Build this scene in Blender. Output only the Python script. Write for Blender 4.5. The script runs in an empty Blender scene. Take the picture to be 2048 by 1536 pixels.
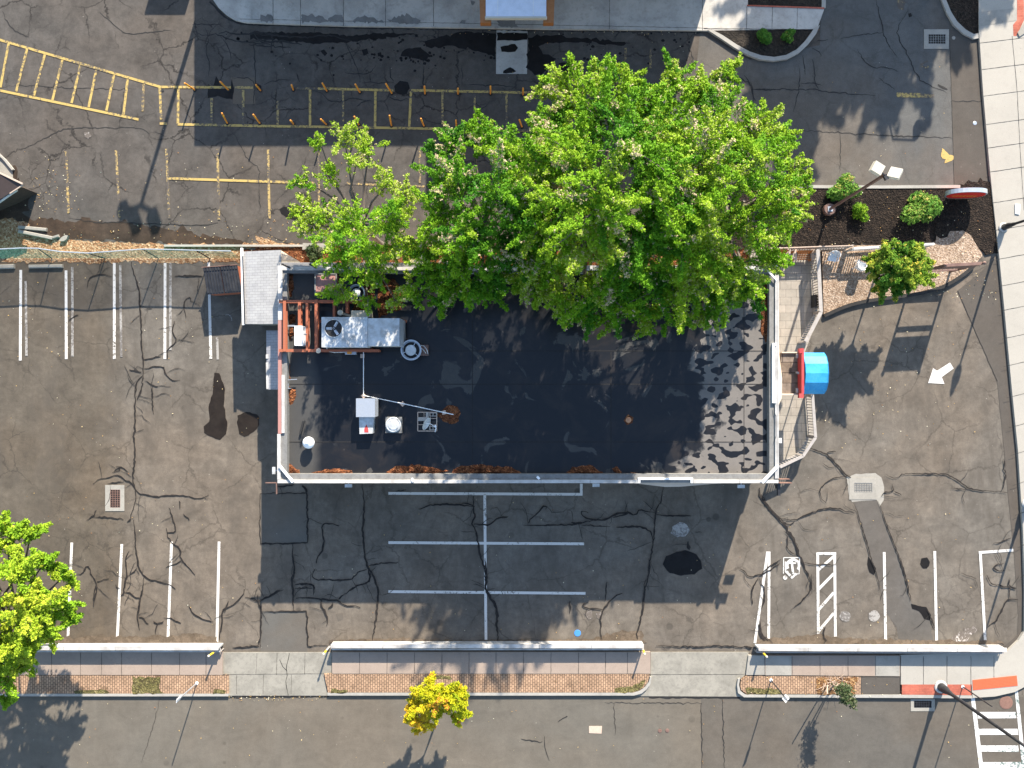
import bpy, bmesh, math, random
import numpy as np
from mathutils import Vector, Matrix
random.seed(7); rng = np.random.default_rng(7)
scene = bpy.context.scene
COL = scene.collection

# ---------------------------------------------------------------- camera, sky, sun, exposure
CAM_H = 40.57            # height of the drone, metres
FPX = 1420.0             # focal length in photo pixels
cam_data = bpy.data.cameras.new('camera'); cam = bpy.data.objects.new('camera', cam_data); COL.objects.link(cam)
cam_data.sensor_width = 36.0; cam_data.lens = 36.0 * FPX / 2048.0; cam_data.clip_end = 2000
cam.location = (0, 0, CAM_H); cam.rotation_euler = (0, 0, 0); scene.camera = cam

SUN = Vector((0.57, 1.88, 1.0)).normalized()      # towards the sun
world = bpy.data.worlds.new('World'); scene.world = world; world.use_nodes = True
wn = world.node_tree; bg = wn.nodes['Background']
sky = wn.nodes.new('ShaderNodeTexSky'); sky.sky_type = 'NISHITA'; sky.sun_disc = False
sky.sun_elevation = math.asin(SUN.z); sky.sun_rotation = math.atan2(SUN.x, SUN.y)
sky.air_density = 1.0; sky.dust_density = 0.6; sky.ozone_density = 1.0
wn.links.new(sky.outputs[0], bg.inputs[0]); bg.inputs[1].default_value = 0.125
sl = bpy.data.lights.new('sun', 'SUN'); sl.energy = 4.9; sl.angle = math.radians(0.5); sl.color = (1.0, 0.915, 0.80)
so = bpy.data.objects.new('sun', sl); COL.objects.link(so); so.location = (20, 60, 40)
so.rotation_euler = (-SUN).to_track_quat('-Z', 'Y').to_euler()
scene.view_settings.view_transform = 'Standard'; scene.view_settings.look = 'None'
scene.view_settings.gamma = 1.0; scene.view_settings.exposure = 1.55

def P(px, py, h=0.0):
    """world point at height h that stands over the given spot of the site survey (2048 x 1536 grid, 35 px per metre on the ground)"""
    k = (CAM_H - h) / FPX
    return Vector(((px - 1024) * k, (768 - py) * k, h))
G = lambda px, py, h=0.0: Vector(((px - 1024) / 35.0, (768 - py) / 35.0, h))   # ground position, any height

# ---------------------------------------------------------------- materials
class NT:
    def __init__(s, name):
        s.m = bpy.data.materials.new(name); s.m.use_nodes = True
        s.t = s.m.node_tree; s.b = s.t.nodes['Principled BSDF']; s.out = s.t.nodes['Material Output']
        s.tc = s.t.nodes.new('ShaderNodeTexCoord'); s.o = s.tc.outputs['Object']
    def n(s, typ, **kw):
        nd = s.t.nodes.new(typ)
        for k, v in kw.items(): setattr(nd, k, v)
        return nd
    def put(s, sock, v):
        if isinstance(v, bpy.types.NodeSocket): s.t.links.new(v, sock)
        elif isinstance(v, (tuple, list)) and len(v) == 3 and sock.type == 'RGBA': sock.default_value = (*v, 1)
        else: sock.default_value = v
    def noise(s, scale, detail=4, rough=0.6, dist=0.0, vec=None, seed=0.0):
        nd = s.n('ShaderNodeTexNoise'); v = vec if vec is not None else s.o
        if seed:
            a = s.n('ShaderNodeVectorMath', operation='ADD'); s.put(a.inputs[0], v); a.inputs[1].default_value = (seed, seed * 1.7, 0); v = a.outputs[0]
        s.put(nd.inputs['Vector'], v); nd.inputs['Scale'].default_value = scale; nd.inputs['Detail'].default_value = detail
        nd.inputs['Roughness'].default_value = rough; nd.inputs['Distortion'].default_value = dist
        return nd.outputs[0]
    def stretch(s, sx, sy, rot=0.0, sz=1.0):
        nd = s.n('ShaderNodeMapping'); s.put(nd.inputs[0], s.o); nd.inputs['Scale'].default_value = (sx, sy, sz); nd.inputs['Rotation'].default_value = (0, 0, rot)
        return nd.outputs[0]
    def vor(s, scale, feature='F1', vec=None, rnd=1.0):
        nd = s.n('ShaderNodeTexVoronoi', feature=feature); s.put(nd.inputs['Vector'], vec if vec is not None else s.o)
        nd.inputs['Scale'].default_value = scale; nd.inputs['Randomness'].default_value = rnd
        return nd
    def ramp(s, fac, *stops):
        nd = s.n('ShaderNodeValToRGB'); s.put(nd.inputs[0], fac); el = nd.color_ramp.elements
        while len(el) < len(stops): el.new(0.5)
        for e, (p, c) in zip(el, stops):
            e.position = p; e.color = (c, c, c, 1) if isinstance(c, (int, float)) else (*c, 1)
        return nd.outputs[0]
    def mix(s, fac, a, b, typ='MIX'):
        nd = s.n('ShaderNodeMixRGB', blend_type=typ); s.put(nd.inputs[0], fac); s.put(nd.inputs[1], a); s.put(nd.inputs[2], b); return nd.outputs[0]
    def math(s, op, a, b=0.0, c=0.0):
        nd = s.n('ShaderNodeMath', operation=op); s.put(nd.inputs[0], a); s.put(nd.inputs[1], b); s.put(nd.inputs[2], c); return nd.outputs[0]
    def bump(s, h, strength=0.3, dist=0.02):
        nd = s.n('ShaderNodeBump'); s.put(nd.inputs['Height'], h); nd.inputs['Strength'].default_value = strength; nd.inputs['Distance'].default_value = dist
        s.t.links.new(nd.outputs[0], s.b.inputs['Normal'])
    def fin(s, col, rough=0.8, metal=0.0, spec=0.5):
        s.put(s.b.inputs['Base Color'], col); s.put(s.b.inputs['Roughness'], rough); s.b.inputs['Metallic'].default_value = metal
        s.b.inputs['Specular IOR Level'].default_value = spec
        return s.m

def plain(name, c, rough=0.6, metal=0.0, var=0.25, scale=3.0, dirt=None, spec=0.5, fine=30):
    """painted / metal / wood surface with worn, mottled colour"""
    s = NT(name); d = dirt or tuple(x * 0.55 for x in c)
    f = s.noise(scale, 6, 0.65); f2 = s.noise(fine, 3, 0.6)
    col = s.mix(s.ramp(f, (0.40, 0.0), (0.72, var)), c, d)
    col = s.mix(0.35, col, s.ramp(f2, (0.3, 0.75), (0.7, 1.0)), 'MULTIPLY')
    s.bump(f2, 0.15, 0.01)
    return s.fin(col, s.ramp(f, (0.3, max(rough - .1, .05)), (0.7, min(rough + .15, 1))), metal, spec)

def asphalt(name, c, warm=0.10, mott=0.25, crack=0.0, spots=0.5, streak=0.2, seed=0.0, grain=0.5):
    s = NT(name)
    big = s.noise(0.09, 4, 0.6, 0.5, seed=seed + .1); mid = s.noise(0.55, 6, 0.65, 0.6, seed=seed + 3); sml = s.noise(3.2, 5, 0.7, seed=seed + 9)
    st = s.noise(0.7, 6, 0.7, 1.2, vec=s.stretch(0.7, 1.2, 0.5), seed=seed + 5)
    st2 = s.noise(0.8, 5, 0.65, 0.3, vec=s.stretch(2.4, 0.22, 0.0), seed=seed + 15)
    fine = s.noise(26, 3, 0.75); grit = s.noise(75, 2, 0.6)
    cw = (c[0] * (1 + warm), c[1] * 1.0, c[2] * (1 - warm)); cc = (c[0] * (1 - warm * .7), c[1], c[2] * (1 + warm * .6))
    col = s.mix(s.ramp(big, (0.38, 0.0), (0.62, 1.0)), cw, cc)
    col = s.mix(1.0, col, s.ramp(mid, (0.25, 1 - mott), (0.75, 1 + mott)), 'MULTIPLY')
    col = s.mix(1.0, col, s.ramp(sml, (0.25, 1 - mott * .7), (0.75, 1 + mott * .5)), 'MULTIPLY')
    col = s.mix(1.0, col, s.ramp(st, (0.3, 1 - streak), (0.7, 1 + streak * .6)), 'MULTIPLY')
    col = s.mix(1.0, col, s.ramp(st2, (0.3, 1 - streak * .35), (0.7, 1 + streak * .25)), 'MULTIPLY')
    col = s.mix(1.0, col, s.ramp(fine, (0.25, 1 - grain * .45), (0.75, 1 + grain * .4)), 'MULTIPLY')
    col = s.mix(1.0, col, s.ramp(grit, (0.25, 1 - grain * .35), (0.75, 1 + grain * .35)), 'MULTIPLY')
    if name == 'lot_asphalt':      # the older, browner surface at the far left of the lot
        sx = s.n('ShaderNodeSeparateXYZ'); s.put(sx.inputs[0], s.o); xx = s.math('ADD', sx.outputs[0], s.math('MULTIPLY', s.math('SUBTRACT', s.noise(.5, 5, .6, seed=61), .5), 3.0))
        mr = s.n('ShaderNodeMapRange'); s.put(mr.inputs[0], xx); mr.inputs[1].default_value = -23.4; mr.inputs[2].default_value = -21.6
        col = s.mix(mr.outputs[0], s.mix(1.0, col, (.76, .72, .66), 'MULTIPLY'), col)
        bl = s.ramp(s.noise(.42, 6, .72, .3, vec=s.stretch(1.3, .5), seed=71), (.48, 0.0), (.66, .6)); col = s.mix(bl, col, tuple(x * .55 for x in c))
    if spots:       # oil drips
        wob = s.mix(0.10, s.o, s.n('ShaderNodeTexNoise').outputs[1])
        v = s.vor(0.85, vec=wob); r = s.math('SUBTRACT', s.math('MULTIPLY', s.n_sep(v.outputs['Color']), 0.17), 0.03)
        d = s.math('LESS_THAN', v.outputs['Distance'], r) if False else s.ramp(s.math('SUBTRACT', v.outputs['Distance'], r), (0.0, 1.0), (0.05, 0.0))
        m = s.math('MULTIPLY', s.math('MULTIPLY', d, s.ramp(s.noise(0.22, 3, seed=seed + 21), (0.47, 0.0), (0.6, 1.0))), spots)
        col = s.mix(m, col, tuple(x * 0.45 for x in c))
        v2 = s.vor(2.2); m2 = s.math('MULTIPLY', s.ramp(v2.outputs['Distance'], (0.035, 1.0), (0.05, 0.0)), s.ramp(s.noise(0.3, 3, seed=seed + 33), (0.5, 0.0), (0.56, 1.0)))
        col = s.mix(m2, col, (0.33, 0.30, 0.25))
    h = fine
    if crack:
        nz = s.n('ShaderNodeTexNoise'); s.put(nz.inputs['Vector'], s.o); nz.inputs['Scale'].default_value = 1.3; nz.inputs['Detail'].default_value = 7; nz.inputs['Roughness'].default_value = .7
        wv = s.mix(0.42, s.o, nz.outputs[1]); e = s.vor(0.62, 'DISTANCE_TO_EDGE', wv)
        e2 = s.vor(1.9, 'DISTANCE_TO_EDGE', wv)
        a = s.math('MULTIPLY', s.ramp(e.outputs['Distance'], (0.004, 1.0), (0.017, 0.0)), s.ramp(s.noise(0.35, 3, seed=seed + 41), (0.42, 0.0), (0.56, 1.0)))
        b = s.math('MULTIPLY', s.ramp(e2.outputs['Distance'], (0.008, 0.8), (0.035, 0.0)), s.ramp(s.noise(0.25, 3, seed=seed + 47), (0.56, 0.0), (0.66, 1.0)))
        cr = s.math('MULTIPLY', s.math('MAXIMUM', a, b), crack)
        col = s.mix(cr, col, tuple(x * 0.22 for x in c))
    s.bump(h, 0.5, 0.012)
    return s.fin(col, 0.93, 0, 0.25)
def _sep(s, colr):
    nd = s.n('ShaderNodeSeparateColor'); s.put(nd.inputs[0], colr); return nd.outputs[0]
NT.n_sep = _sep

def concrete(name, c, seed=0.0, stain=0.35, rough=.85, sc=1.0):
    s = NT(name)
    a = s.noise(0.6 * sc, 6, 0.65, 0.5, seed=seed + 1); b = s.noise(4 * sc, 6, 0.7, seed=seed + 2); f = s.noise(45, 3, 0.7)
    d = tuple(x * 0.5 for x in c)
    col = s.mix(s.ramp(a, (0.42, 0.0), (0.75, stain)), c, d)
    col = s.mix(s.ramp(b, (0.5, 0.0), (0.8, stain)), col, d)
    col = s.mix(1.0, col, s.ramp(f, (0.25, 0.82), (0.75, 1.12)), 'MULTIPLY')
    v = s.vor(3.1); col = s.mix(s.math('MULTIPLY', s.ramp(v.outputs['Distance'], (0.04, 1.0), (0.07, 0.0)), s.ramp(s.noise(.7, 2, seed=seed), (.5, 0.), (.6, .7))), col, tuple(x * 0.3 for x in c))
    s.bump(f, 0.25, 0.01)
    return s.fin(col, rough, 0, 0.3)

def paint(name, c, under, wear=0.4, seed=0.0):
    s = NT(name); f = s.noise(7, 8, 0.78, 0.3, seed=seed); g = s.noise(0.5, 4, 0.6, seed=seed + 4); f2 = s.noise(50, 2)
    t = s.math('ADD', s.math('MULTIPLY', f, 0.65), s.math('MULTIPLY', g, 0.35))
    m = s.ramp(t, (0.5 + .14 * (0.5 - wear) - .015, 0.0), (0.5 + .14 * (0.5 - wear) + .02, 1.0))
    col = s.mix(s.math('MULTIPLY', m, 1.0), c, under)
    col = s.mix(1.0, col, s.ramp(f2, (0.2, 0.82), (0.8, 1.08)), 'MULTIPLY')
    return s.fin(col, 0.75, 0, 0.3)

def loose(name, stops, scale, bump=0.8, bd=0.04, rough=0.95, big=0.5):
    """gravel, mulch, litter, soil: cell pattern"""
    s = NT(name); nz = s.n('ShaderNodeTexNoise'); s.put(nz.inputs['Vector'], s.o); nz.inputs['Scale'].default_value = scale * .7; nz.inputs['Detail'].default_value = 4
    v = s.vor(scale, vec=s.mix(0.12, s.o, nz.outputs[1])); r = s.n_sep(v.outputs['Color'])
    v2 = s.vor(scale * 2.7); r2 = s.n_sep(v2.outputs['Color'])
    f = s.math('ADD', s.math('MULTIPLY', r, 0.6), s.math('MULTIPLY', r2, 0.4))
    col = s.ramp(f, *stops)
    col = s.mix(1.0, col, s.ramp(s.noise(big, 5, 0.7), (0.3, 0.7), (0.7, 1.25)), 'MULTIPLY')
    s.bump(s.math('ADD', v.outputs['Distance'], s.math('MULTIPLY', s.noise(scale * 1.3, 5, .7), 1.0)), bump, bd)
    return s.fin(col, rough, 0, 0.2)

M = {}
M['lot'] = asphalt('lot_asphalt', (0.132, 0.112, 0.089), warm=.05, mott=.30, streak=.18, spots=.8, crack=.45, seed=1)
M['north'] = asphalt('cracked_asphalt', (0.082, 0.071, 0.060), warm=.05, mott=.34, crack=.9, spots=.7, streak=.15, seed=11)
M['north_smooth'] = asphalt('drive_asphalt', (0.104, 0.095, 0.083), mott=.16, crack=.25, spots=.4, streak=.15, seed=17)
M['road'] = asphalt('road_asphalt', (0.124, 0.108, 0.085), warm=.04, mott=.13, spots=.6, streak=.12, seed=21, grain=.35)
M['road2'] = asphalt('newer_road_asphalt', (0.098, 0.086, 0.070), warm=.04, mott=.15, spots=.5, streak=.12, seed=31, grain=.35)
M['strip'] = asphalt('patched_asphalt', (0.080, 0.069, 0.057), warm=.03, mott=.14, spots=.2, streak=.08, seed=41, grain=.3)
M['trench'] = asphalt('trench_asphalt', (0.093, 0.083, 0.071), warm=.03, mott=.18, spots=.2, streak=.1, seed=51, grain=.3)
M['square'] = asphalt('smooth_patch_asphalt', (0.106, 0.092, 0.075), mott=.10, spots=.2, streak=.06, seed=55, grain=.35)
M['seal'] = plain('crack_sealant', (0.014, 0.012, 0.011), .8, var=.8, dirt=(.045, .038, .032), spec=.2)
M['dark'] = plain('dark_joint', (0.018, 0.016, 0.014), .9, var=.4)
M['conc'] = concrete('old_concrete', (0.30, 0.28, 0.24), 3, .55)
M['conc_n'] = concrete('shop_pavement_concrete', (0.46, 0.43, 0.38), 13, .75)
M['conc_e'] = concrete('pale_concrete', (0.35, 0.322, 0.272), 23, .22, sc=.5)
M['conc_drive'] = concrete('mottled_driveway_concrete', (0.27, 0.25, 0.205), 33, .75, sc=1.6)
M['conc_pink'] = concrete('pinkish_concrete', (0.30, 0.235, 0.185), 43, .30)
M['conc_new'] = concrete('new_concrete', (0.30, 0.278, 0.235), 53, .5)
M['kerb'] = concrete('kerb_concrete', (0.34, 0.32, 0.28), 63, .4)
M['darkroof'] = plain('dark_brown_roofing', (0.045, 0.028, 0.022), .7, var=.4)
M['residue'] = paint('white_residue_stain', (0.50, 0.46, 0.42), (0.12, 0.10, 0.082), .95, 31)
M['whitep'] = paint('white_road_paint', (0.58, 0.55, 0.50), (0.13, 0.115, 0.09), .08, 2)
M['whitef'] = paint('faded_white_paint', (0.30, 0.28, 0.25), (0.14, 0.125, 0.11), .5, 6)
M['whitex'] = paint('crossing_white_paint', (0.62, 0.60, 0.56), (0.11, 0.15, 0.13), .2, 8)
M['yellowp'] = paint('yellow_road_paint', (0.44, 0.31, 0.095), (0.11, 0.09, 0.065), .34, 12)
M['yellowf'] = paint('worn_yellow_paint', (0.38, 0.27, 0.10), (0.085, 0.072, 0.06), .62, 15)
M['mulch'] = loose('black_mulch', ((0.0, (.006, .004, .003)), (0.5, (.016, .011, .008)), (0.85, (.038, .026, .018)), (1.0, (.08, .055, .038))), 13, 1.0, .06)
M['soil'] = loose('planter_soil', ((0.0, (.012, .010, .008)), (0.6, (.022, .018, .014)), (1.0, (.045, .035, .025))), 9, .7, .04)
M['gravel'] = loose('tan_gravel', ((0.0, (.12, .075, .048)), (0.35, (.26, .18, .12)), (0.7, (.38, .28, .20)), (1.0, (.56, .47, .37))), 15, .8, .03)
M['needles'] = loose('rust_brown_litter', ((0.0, (.028, .011, .006)), (0.4, (.11, .036, .014)), (0.75, (.21, .075, .028)), (1.0, (.38, .19, .09))), 14, 1.0, .06)
M['dirt'] = loose('brown_dirt', ((0.0, (.055, .032, .02)), (0.5, (.12, .075, .045)), (1.0, (.24, .16, .10))), 8, .5, .02)
M['dirt2'] = loose('fine_brown_dirt', ((0.0, (.075, .055, .038)), (0.5, (.10, .078, .056)), (1.0, (.14, .105, .075))), 6, .3, .01)
M['dampdirt'] = asphalt('damp_brown_silt', (0.046, 0.031, 0.021), warm=.15, mott=.5, spots=.6, streak=.3, seed=91)
M['drylitter'] = loose('dry_stalks', ((0.0, (.03, .014, .007)), (0.4, (.16, .075, .03)), (0.75, (.30, .17, .07)), (1.0, (.50, .36, .2))), 12, .9, .04)
M['straw'] = loose('dry_grass', ((0.0, (.10, .045, .02)), (0.35, (.24, .12, .055)), (0.7, (.36, .235, .13)), (1.0, (.54, .43, .29))), 12, .9, .04)
M['weeds'] = loose('weedy_soil', ((0.0, (.03, .022, .012)), (0.4, (.09, .075, .028)), (0.75, (.17, .15, .05)), (1.0, (.34, .26, .14))), 14, .9, .04)
M['white'] = plain('white_paint', (0.50, 0.485, 0.455), .6, var=.85, scale=1.6, dirt=(.26, .235, .205))
M['white2'] = plain('clean_white_enamel', (0.82, 0.82, 0.80), .4, var=.08)
M['coping'] = plain('weathered_coping', (0.20, 0.195, 0.18), .7, var=.6, scale=4, dirt=(.085, .08, .072))
M['redbrown'] = plain('faded_red_fascia', (0.36, 0.17, 0.14), .7, var=.4, dirt=(.25, .14, .12))
M['rust'] = plain('rusty_steel', (0.34, 0.095, 0.042), .75, var=.5, scale=5, dirt=(.22, .09, .05))
M['steel'] = plain('galvanised_steel', (0.50, 0.53, 0.56), .38, .55, var=.4, scale=2.5, dirt=(.30, .32, .34))
M['steel2'] = plain('dull_sheet_metal', (0.56, 0.58, 0.58), .5, .25, var=.9, scale=2.2, dirt=(.26, .24, .21))
M['black'] = plain('black_metal', (0.018, 0.018, 0.020), .45, var=.4, dirt=(.05, .05, .05))
M['blackp'] = plain('black_plastic_lid', (0.012, 0.013, 0.016), .5, var=.5, dirt=(.035, .036, .04))
M['shingle_wall'] = plain('stucco_wall', (0.55, 0.47, 0.38), .9, var=.2)
M['beige'] = plain('beige_panel', (0.62, 0.50, 0.38), .8, var=.2)
M['beige2'] = plain('cream_metal_box', (0.55, 0.50, 0.40), .6, var=.2)
M['orange'] = plain('orange_plastic', (0.80, 0.30, 0.03), .5, var=.3, dirt=(.65, .34, .10))
M['rubber'] = plain('black_rubber', (0.015, 0.015, 0.015), .8)
M['yellow'] = plain('yellow_paint', (0.75, 0.50, 0.03), .5, var=.3)
M['red'] = plain('red_sign_face', (0.62, 0.025, 0.02), .4, var=.1)
M['redwood'] = plain('red_painted_timber', (0.42, 0.035, 0.035), .6, var=.5, dirt=(.26, .10, .08))
M['brown'] = plain('brown_painted_metal', (0.14, 0.075, 0.055), .6, var=.3, dirt=(.3, .2, .16))
M['bark'] = plain('grey_brown_bark', (0.12, 0.095, 0.075), .9, var=.5, scale=9, dirt=(.23, .19, .16))
M['wood'] = plain('orange_stained_wood', (0.36, 0.135, 0.035), .6, var=.4, scale=6, dirt=(.20, .07, .02))
M['palewood'] = plain('weathered_timber', (0.50, 0.38, 0.29), .8, var=.35, scale=6)
M['greywood'] = plain('grey_deck_timber', (0.36, 0.33, 0.30), .85, var=.4, scale=5, dirt=(.18, .16, .15))
M['concblock'] = concrete('block_concrete', (0.38, 0.35, 0.31), 7, .4)
M['redpad'] = plain('red_tactile_plate', (0.66, 0.10, 0.035), .6, var=.12)
M['glass'] = NT('frosted_lamp_glass').fin((0.7, 0.7, 0.68), .25)
M['copper'] = plain('copper_cap', (0.50, 0.24, 0.12), .5, .2, var=.4)
M['canopytop'] = plain('pale_canopy_sheet', (0.72, 0.76, 0.84), .6, var=.3, dirt=(.4, .45, .5)); M['bluecap'] = plain('blue_plastic', (0.05, 0.22, 0.55), .5)

def shingles(name, c, seed=0):
    s = NT(name); br = s.n('ShaderNodeTexBrick'); s.put(br.inputs['Vector'], s.o)
    br.inputs['Scale'].default_value = 1.0; br.inputs['Brick Width'].default_value = .33; br.inputs['Row Height'].default_value = .145
    br.inputs['Mortar Size'].default_value = .007; br.inputs['Color1'].default_value = (*c, 1); br.inputs['Color2'].default_value = (c[0] * .88, c[1] * .88, c[2] * .9, 1)
    br.inputs['Mortar'].default_value = (c[0] * .55, c[1] * .55, c[2] * .57, 1)
    col = s.mix(1.0, br.outputs[0], s.ramp(s.noise(1.5, 5, .7, seed=seed), (.3, .85), (.7, 1.1)), 'MULTIPLY')
    col = s.mix(1.0, col, s.ramp(s.noise(60, 2), (.3, .85), (.7, 1.1)), 'MULTIPLY')
    s.bump(br.outputs[1], -.4, .01); return s.fin(col, .9, 0, .3)
M['shingle'] = shingles('pale_grey_shingles', (0.38, 0.37, 0.35))
M['shingle2'] = shingles('grey_shingles', (0.30, 0.30, 0.31), 3)

def bricks(name, c1, c2, mortar, bw, bh, ms=.012, offset=.5, vertical=False, dirt=.4, moss=False):
    s = NT(name); vec = s.stretch(1, 1, math.pi / 2) if vertical else s.o
    br = s.n('ShaderNodeTexBrick', offset=offset); s.put(br.inputs['Vector'], vec)
    br.inputs['Scale'].default_value = 1.0; br.inputs['Brick Width'].default_value = bw; br.inputs['Row Height'].default_value = bh
    br.inputs['Mortar Size'].default_value = ms; br.inputs['Mortar Smooth'].default_value = .3
    br.inputs['Color1'].default_value = (*c1, 1); br.inputs['Color2'].default_value = (*c2, 1); br.inputs['Mortar'].default_value = (*mortar, 1)
    col = s.mix(1.0, br.outputs[0], s.ramp(s.noise(2.0, 6, .7), (.3, 1 - dirt), (.7, 1.15)), 'MULTIPLY')
    if moss: col = s.mix(s.ramp(s.noise(1.1, 6, .7, seed=5), (.60, 0.0), (.68, .9)), col, (.09, .055, .028))
    s.bump(br.outputs[1], -.6, .015); return s.fin(col, .9, 0, .2)
M['paver'] = bricks('hexagonal_brick_pavers', (.42, .27, .165), (.35, .22, .135), (.10, .065, .045), .21, .13, .017, vertical=True, moss=True)
M['redbrick'] = bricks('red_brick_paving', (.45, .13, .08), (.38, .10, .065), (.25, .10, .07), .20, .10, .008)
M['deck'] = bricks('grey_paving_slabs', (.31, .275, .23), (.27, .245, .205), (.13, .115, .10), .60, .45, .010, dirt=.2)
M['entryroof'] = bricks('mossy_entry_roofing', (.20, .15, .11), (.24, .19, .15), (.06, .045, .035), .9, .55, .02, dirt=.6)

OX = -(P(556, 0, 3.9).x + P(1557, 0, 3.9).x) / 2      # the roof's own origin
def roofing():
    s = NT('black_roof_membrane')
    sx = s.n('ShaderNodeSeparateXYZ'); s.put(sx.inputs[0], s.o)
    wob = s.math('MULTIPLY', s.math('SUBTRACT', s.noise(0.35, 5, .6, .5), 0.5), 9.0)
    edge = s.n('ShaderNodeMapRange'); s.put(edge.inputs[0], s.math('ADD', sx.outputs[0], wob)); edge.inputs[1].default_value = OX + 9.0; edge.inputs[2].default_value = OX + 9.5  # pale where sunlit, dark where shaded: light put into the colour, plus damp
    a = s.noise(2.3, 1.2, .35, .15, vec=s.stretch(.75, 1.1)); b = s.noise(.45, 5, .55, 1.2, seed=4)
    pud = s.ramp(a, (.545, 0.0), (.552, 1.0))                # pools left on the pale, sunlit-toned end
    dry = s.ramp(b, (.605, 0.0), (.622, .8))                # pale islands on the end toned as shade and damp
    lit_dry = s.mix(edge.outputs[0], dry, s.math('SUBTRACT', 1.0, pud))
    lf = s.n('ShaderNodeMapRange'); s.put(lf.inputs[0], s.math('ADD', sx.outputs[0], s.math('MULTIPLY', wob, .12))); lf.inputs[1].default_value = OX - 10.0; lf.inputs[2].default_value = OX - 10.5  # left strip painted pale too, where sun falls
    lit_dry = s.math('MAXIMUM', lit_dry, s.math('MULTIPLY', lf.outputs[0], .85))
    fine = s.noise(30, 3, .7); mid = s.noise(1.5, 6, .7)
    palecol = s.mix(s.ramp(mid, (.35, 0.), (.7, 1.)), (.155, .138, .120), (.125, .113, .10))
    paledim = s.mix(1.0, palecol, (.38, .41, .43), 'MULTIPLY')  # dimmer, bluer copy of the pale tone, left of the sunlit end
    palecol = s.mix(edge.outputs[0], paledim, palecol)
    darkcol = s.mix(s.ramp(s.noise(.6, 6, .65, .8, seed=8), (.48, 0.), (.76, .7)), (.0085, .0092, .0108), (.032, .025, .020))
    col = s.mix(lit_dry, darkcol, palecol)
    col = s.mix(1.0, col, s.ramp(fine, (.3, .85), (.7, 1.12)), 'MULTIPLY')
    rgh = s.mix(lit_dry, (.34, .34, .34), (.85, .85, .85))
    s.bump(s.math('ADD', s.math('MULTIPLY', lit_dry, .3), s.math('MULTIPLY', fine, .12)), .25, .01)
    return s.fin(col, rgh, 0, .4)
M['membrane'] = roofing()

def wet(name, c, rough=.25):
    s = NT(name); col = s.mix(s.ramp(s.noise(1.5, 6, .7), (.35, 0.), (.7, 1.)), c, tuple(x * 1.9 for x in c))
    col = s.mix(1., col, s.ramp(s.noise(40, 2), (.3, .8), (.7, 1.15)), 'MULTIPLY'); s.bump(s.noise(20, 3), .1, .005)
    return s.fin(col, s.ramp(s.noise(2, 4), (.3, rough), (.7, rough + .3)), 0, .2)
M['damp_conc'] = concrete('damp_concrete', (0.20, 0.19, 0.175), 73, .9)
M['wet'] = wet('wet_asphalt', (.006, .005, .0045), .5)
M['wetbrown'] = wet('wet_brown_asphalt', (.012, .0085, .006), .4)

def fabric():
    s = NT('blue_awning_canvas'); w = s.noise(1.2, 5, .6)
    col = s.mix(s.ramp(w, (.35, 0.), (.7, .7)), (.010, .25, .52), (.07, .40, .62)); col = s.mix(1., col, s.ramp(s.noise(14, 4, .7), (.3, .85), (.7, 1.08)), 'MULTIPLY'); s.bump(s.noise(3, 4), .25, .05)
    return s.fin(col, .55, 0, .4)
M['canvas'] = fabric()

def meshmat():
    s = NT('green_fence_mesh'); s.fin((.03, .34, .24), .6)
    tr = s.n('ShaderNodeBsdfTransparent'); mx = s.n('ShaderNodeMixShader')
    f = s.ramp(s.noise(.5, 3, .6, seed=2), (.35, .42), (.65, .66)); s.put(mx.inputs[0], f)
    s.t.links.new(s.b.outputs[0], mx.inputs[1]); s.t.links.new(tr.outputs[0], mx.inputs[2]); s.t.links.new(mx.outputs[0], s.out.inputs[0]); return s.m
M['mesh'] = meshmat()

def leafmat(name, stops, trans=.2):
    s = NT(name); at = s.n('ShaderNodeAttribute', attribute_name='tint')
    col = s.ramp(at.outputs['Fac'], *stops)
    s.fin(col, .65, 0, .12); tl = s.n('ShaderNodeBsdfTranslucent'); s.put(tl.inputs[0], s.mix(1., col, (1.3, 1.25, .6), 'MULTIPLY'))
    mx = s.n('ShaderNodeMixShader'); mx.inputs[0].default_value = trans
    s.t.links.new(s.b.outputs[0], mx.inputs[1]); s.t.links.new(tl.outputs[0], mx.inputs[2]); s.t.links.new(mx.outputs[0], s.out.inputs[0]); return s.m
M['leaf'] = leafmat('maple_leaves', ((0.0, (.015, .085, .012)), (0.35, (.048, .175, .008)), (0.65, (.135, .29, .008)), (0.87, (.27, .395, .02)), (1.0, (.50, .40, .26))))
M['leaf_lime'] = leafmat('lime_green_leaves', ((0.0, (.08, .20, .012)), (0.5, (.19, .34, .018)), (0.85, (.34, .44, .03)), (1.0, (.50, .46, .05))))
M['leaf_gold'] = leafmat('golden_leaves', ((0.0, (.16, .26, .012)), (0.45, (.42, .42, .012)), (0.8, (.60, .46, .02)), (1.0, (.60, .26, .04))))
M['leaf_mix'] = leafmat('green_and_yellow_leaves', ((0.0, (.025, .10, .012)), (0.5, (.08, .19, .015)), (0.8, (.24, .33, .03)), (1.0, (.58, .48, .07))))
M['leaf_bush'] = leafmat('shrub_leaves', ((0.0, (.035, .12, .02)), (0.6, (.10, .24, .03)), (0.9, (.22, .34, .06)), (1.0, (.45, .34, .10))))
M['leaf_dark'] = leafmat('dull_green_leaves', ((0.0, (.02, .04, .015)), (0.6, (.06, .09, .035)), (1.0, (.16, .16, .09))))
M['leaf_dry'] = leafmat('fallen_leaves', ((0.0, (.25, .10, .03)), (0.5, (.50, .34, .12)), (1.0, (.70, .66, .50))), .1)

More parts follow.
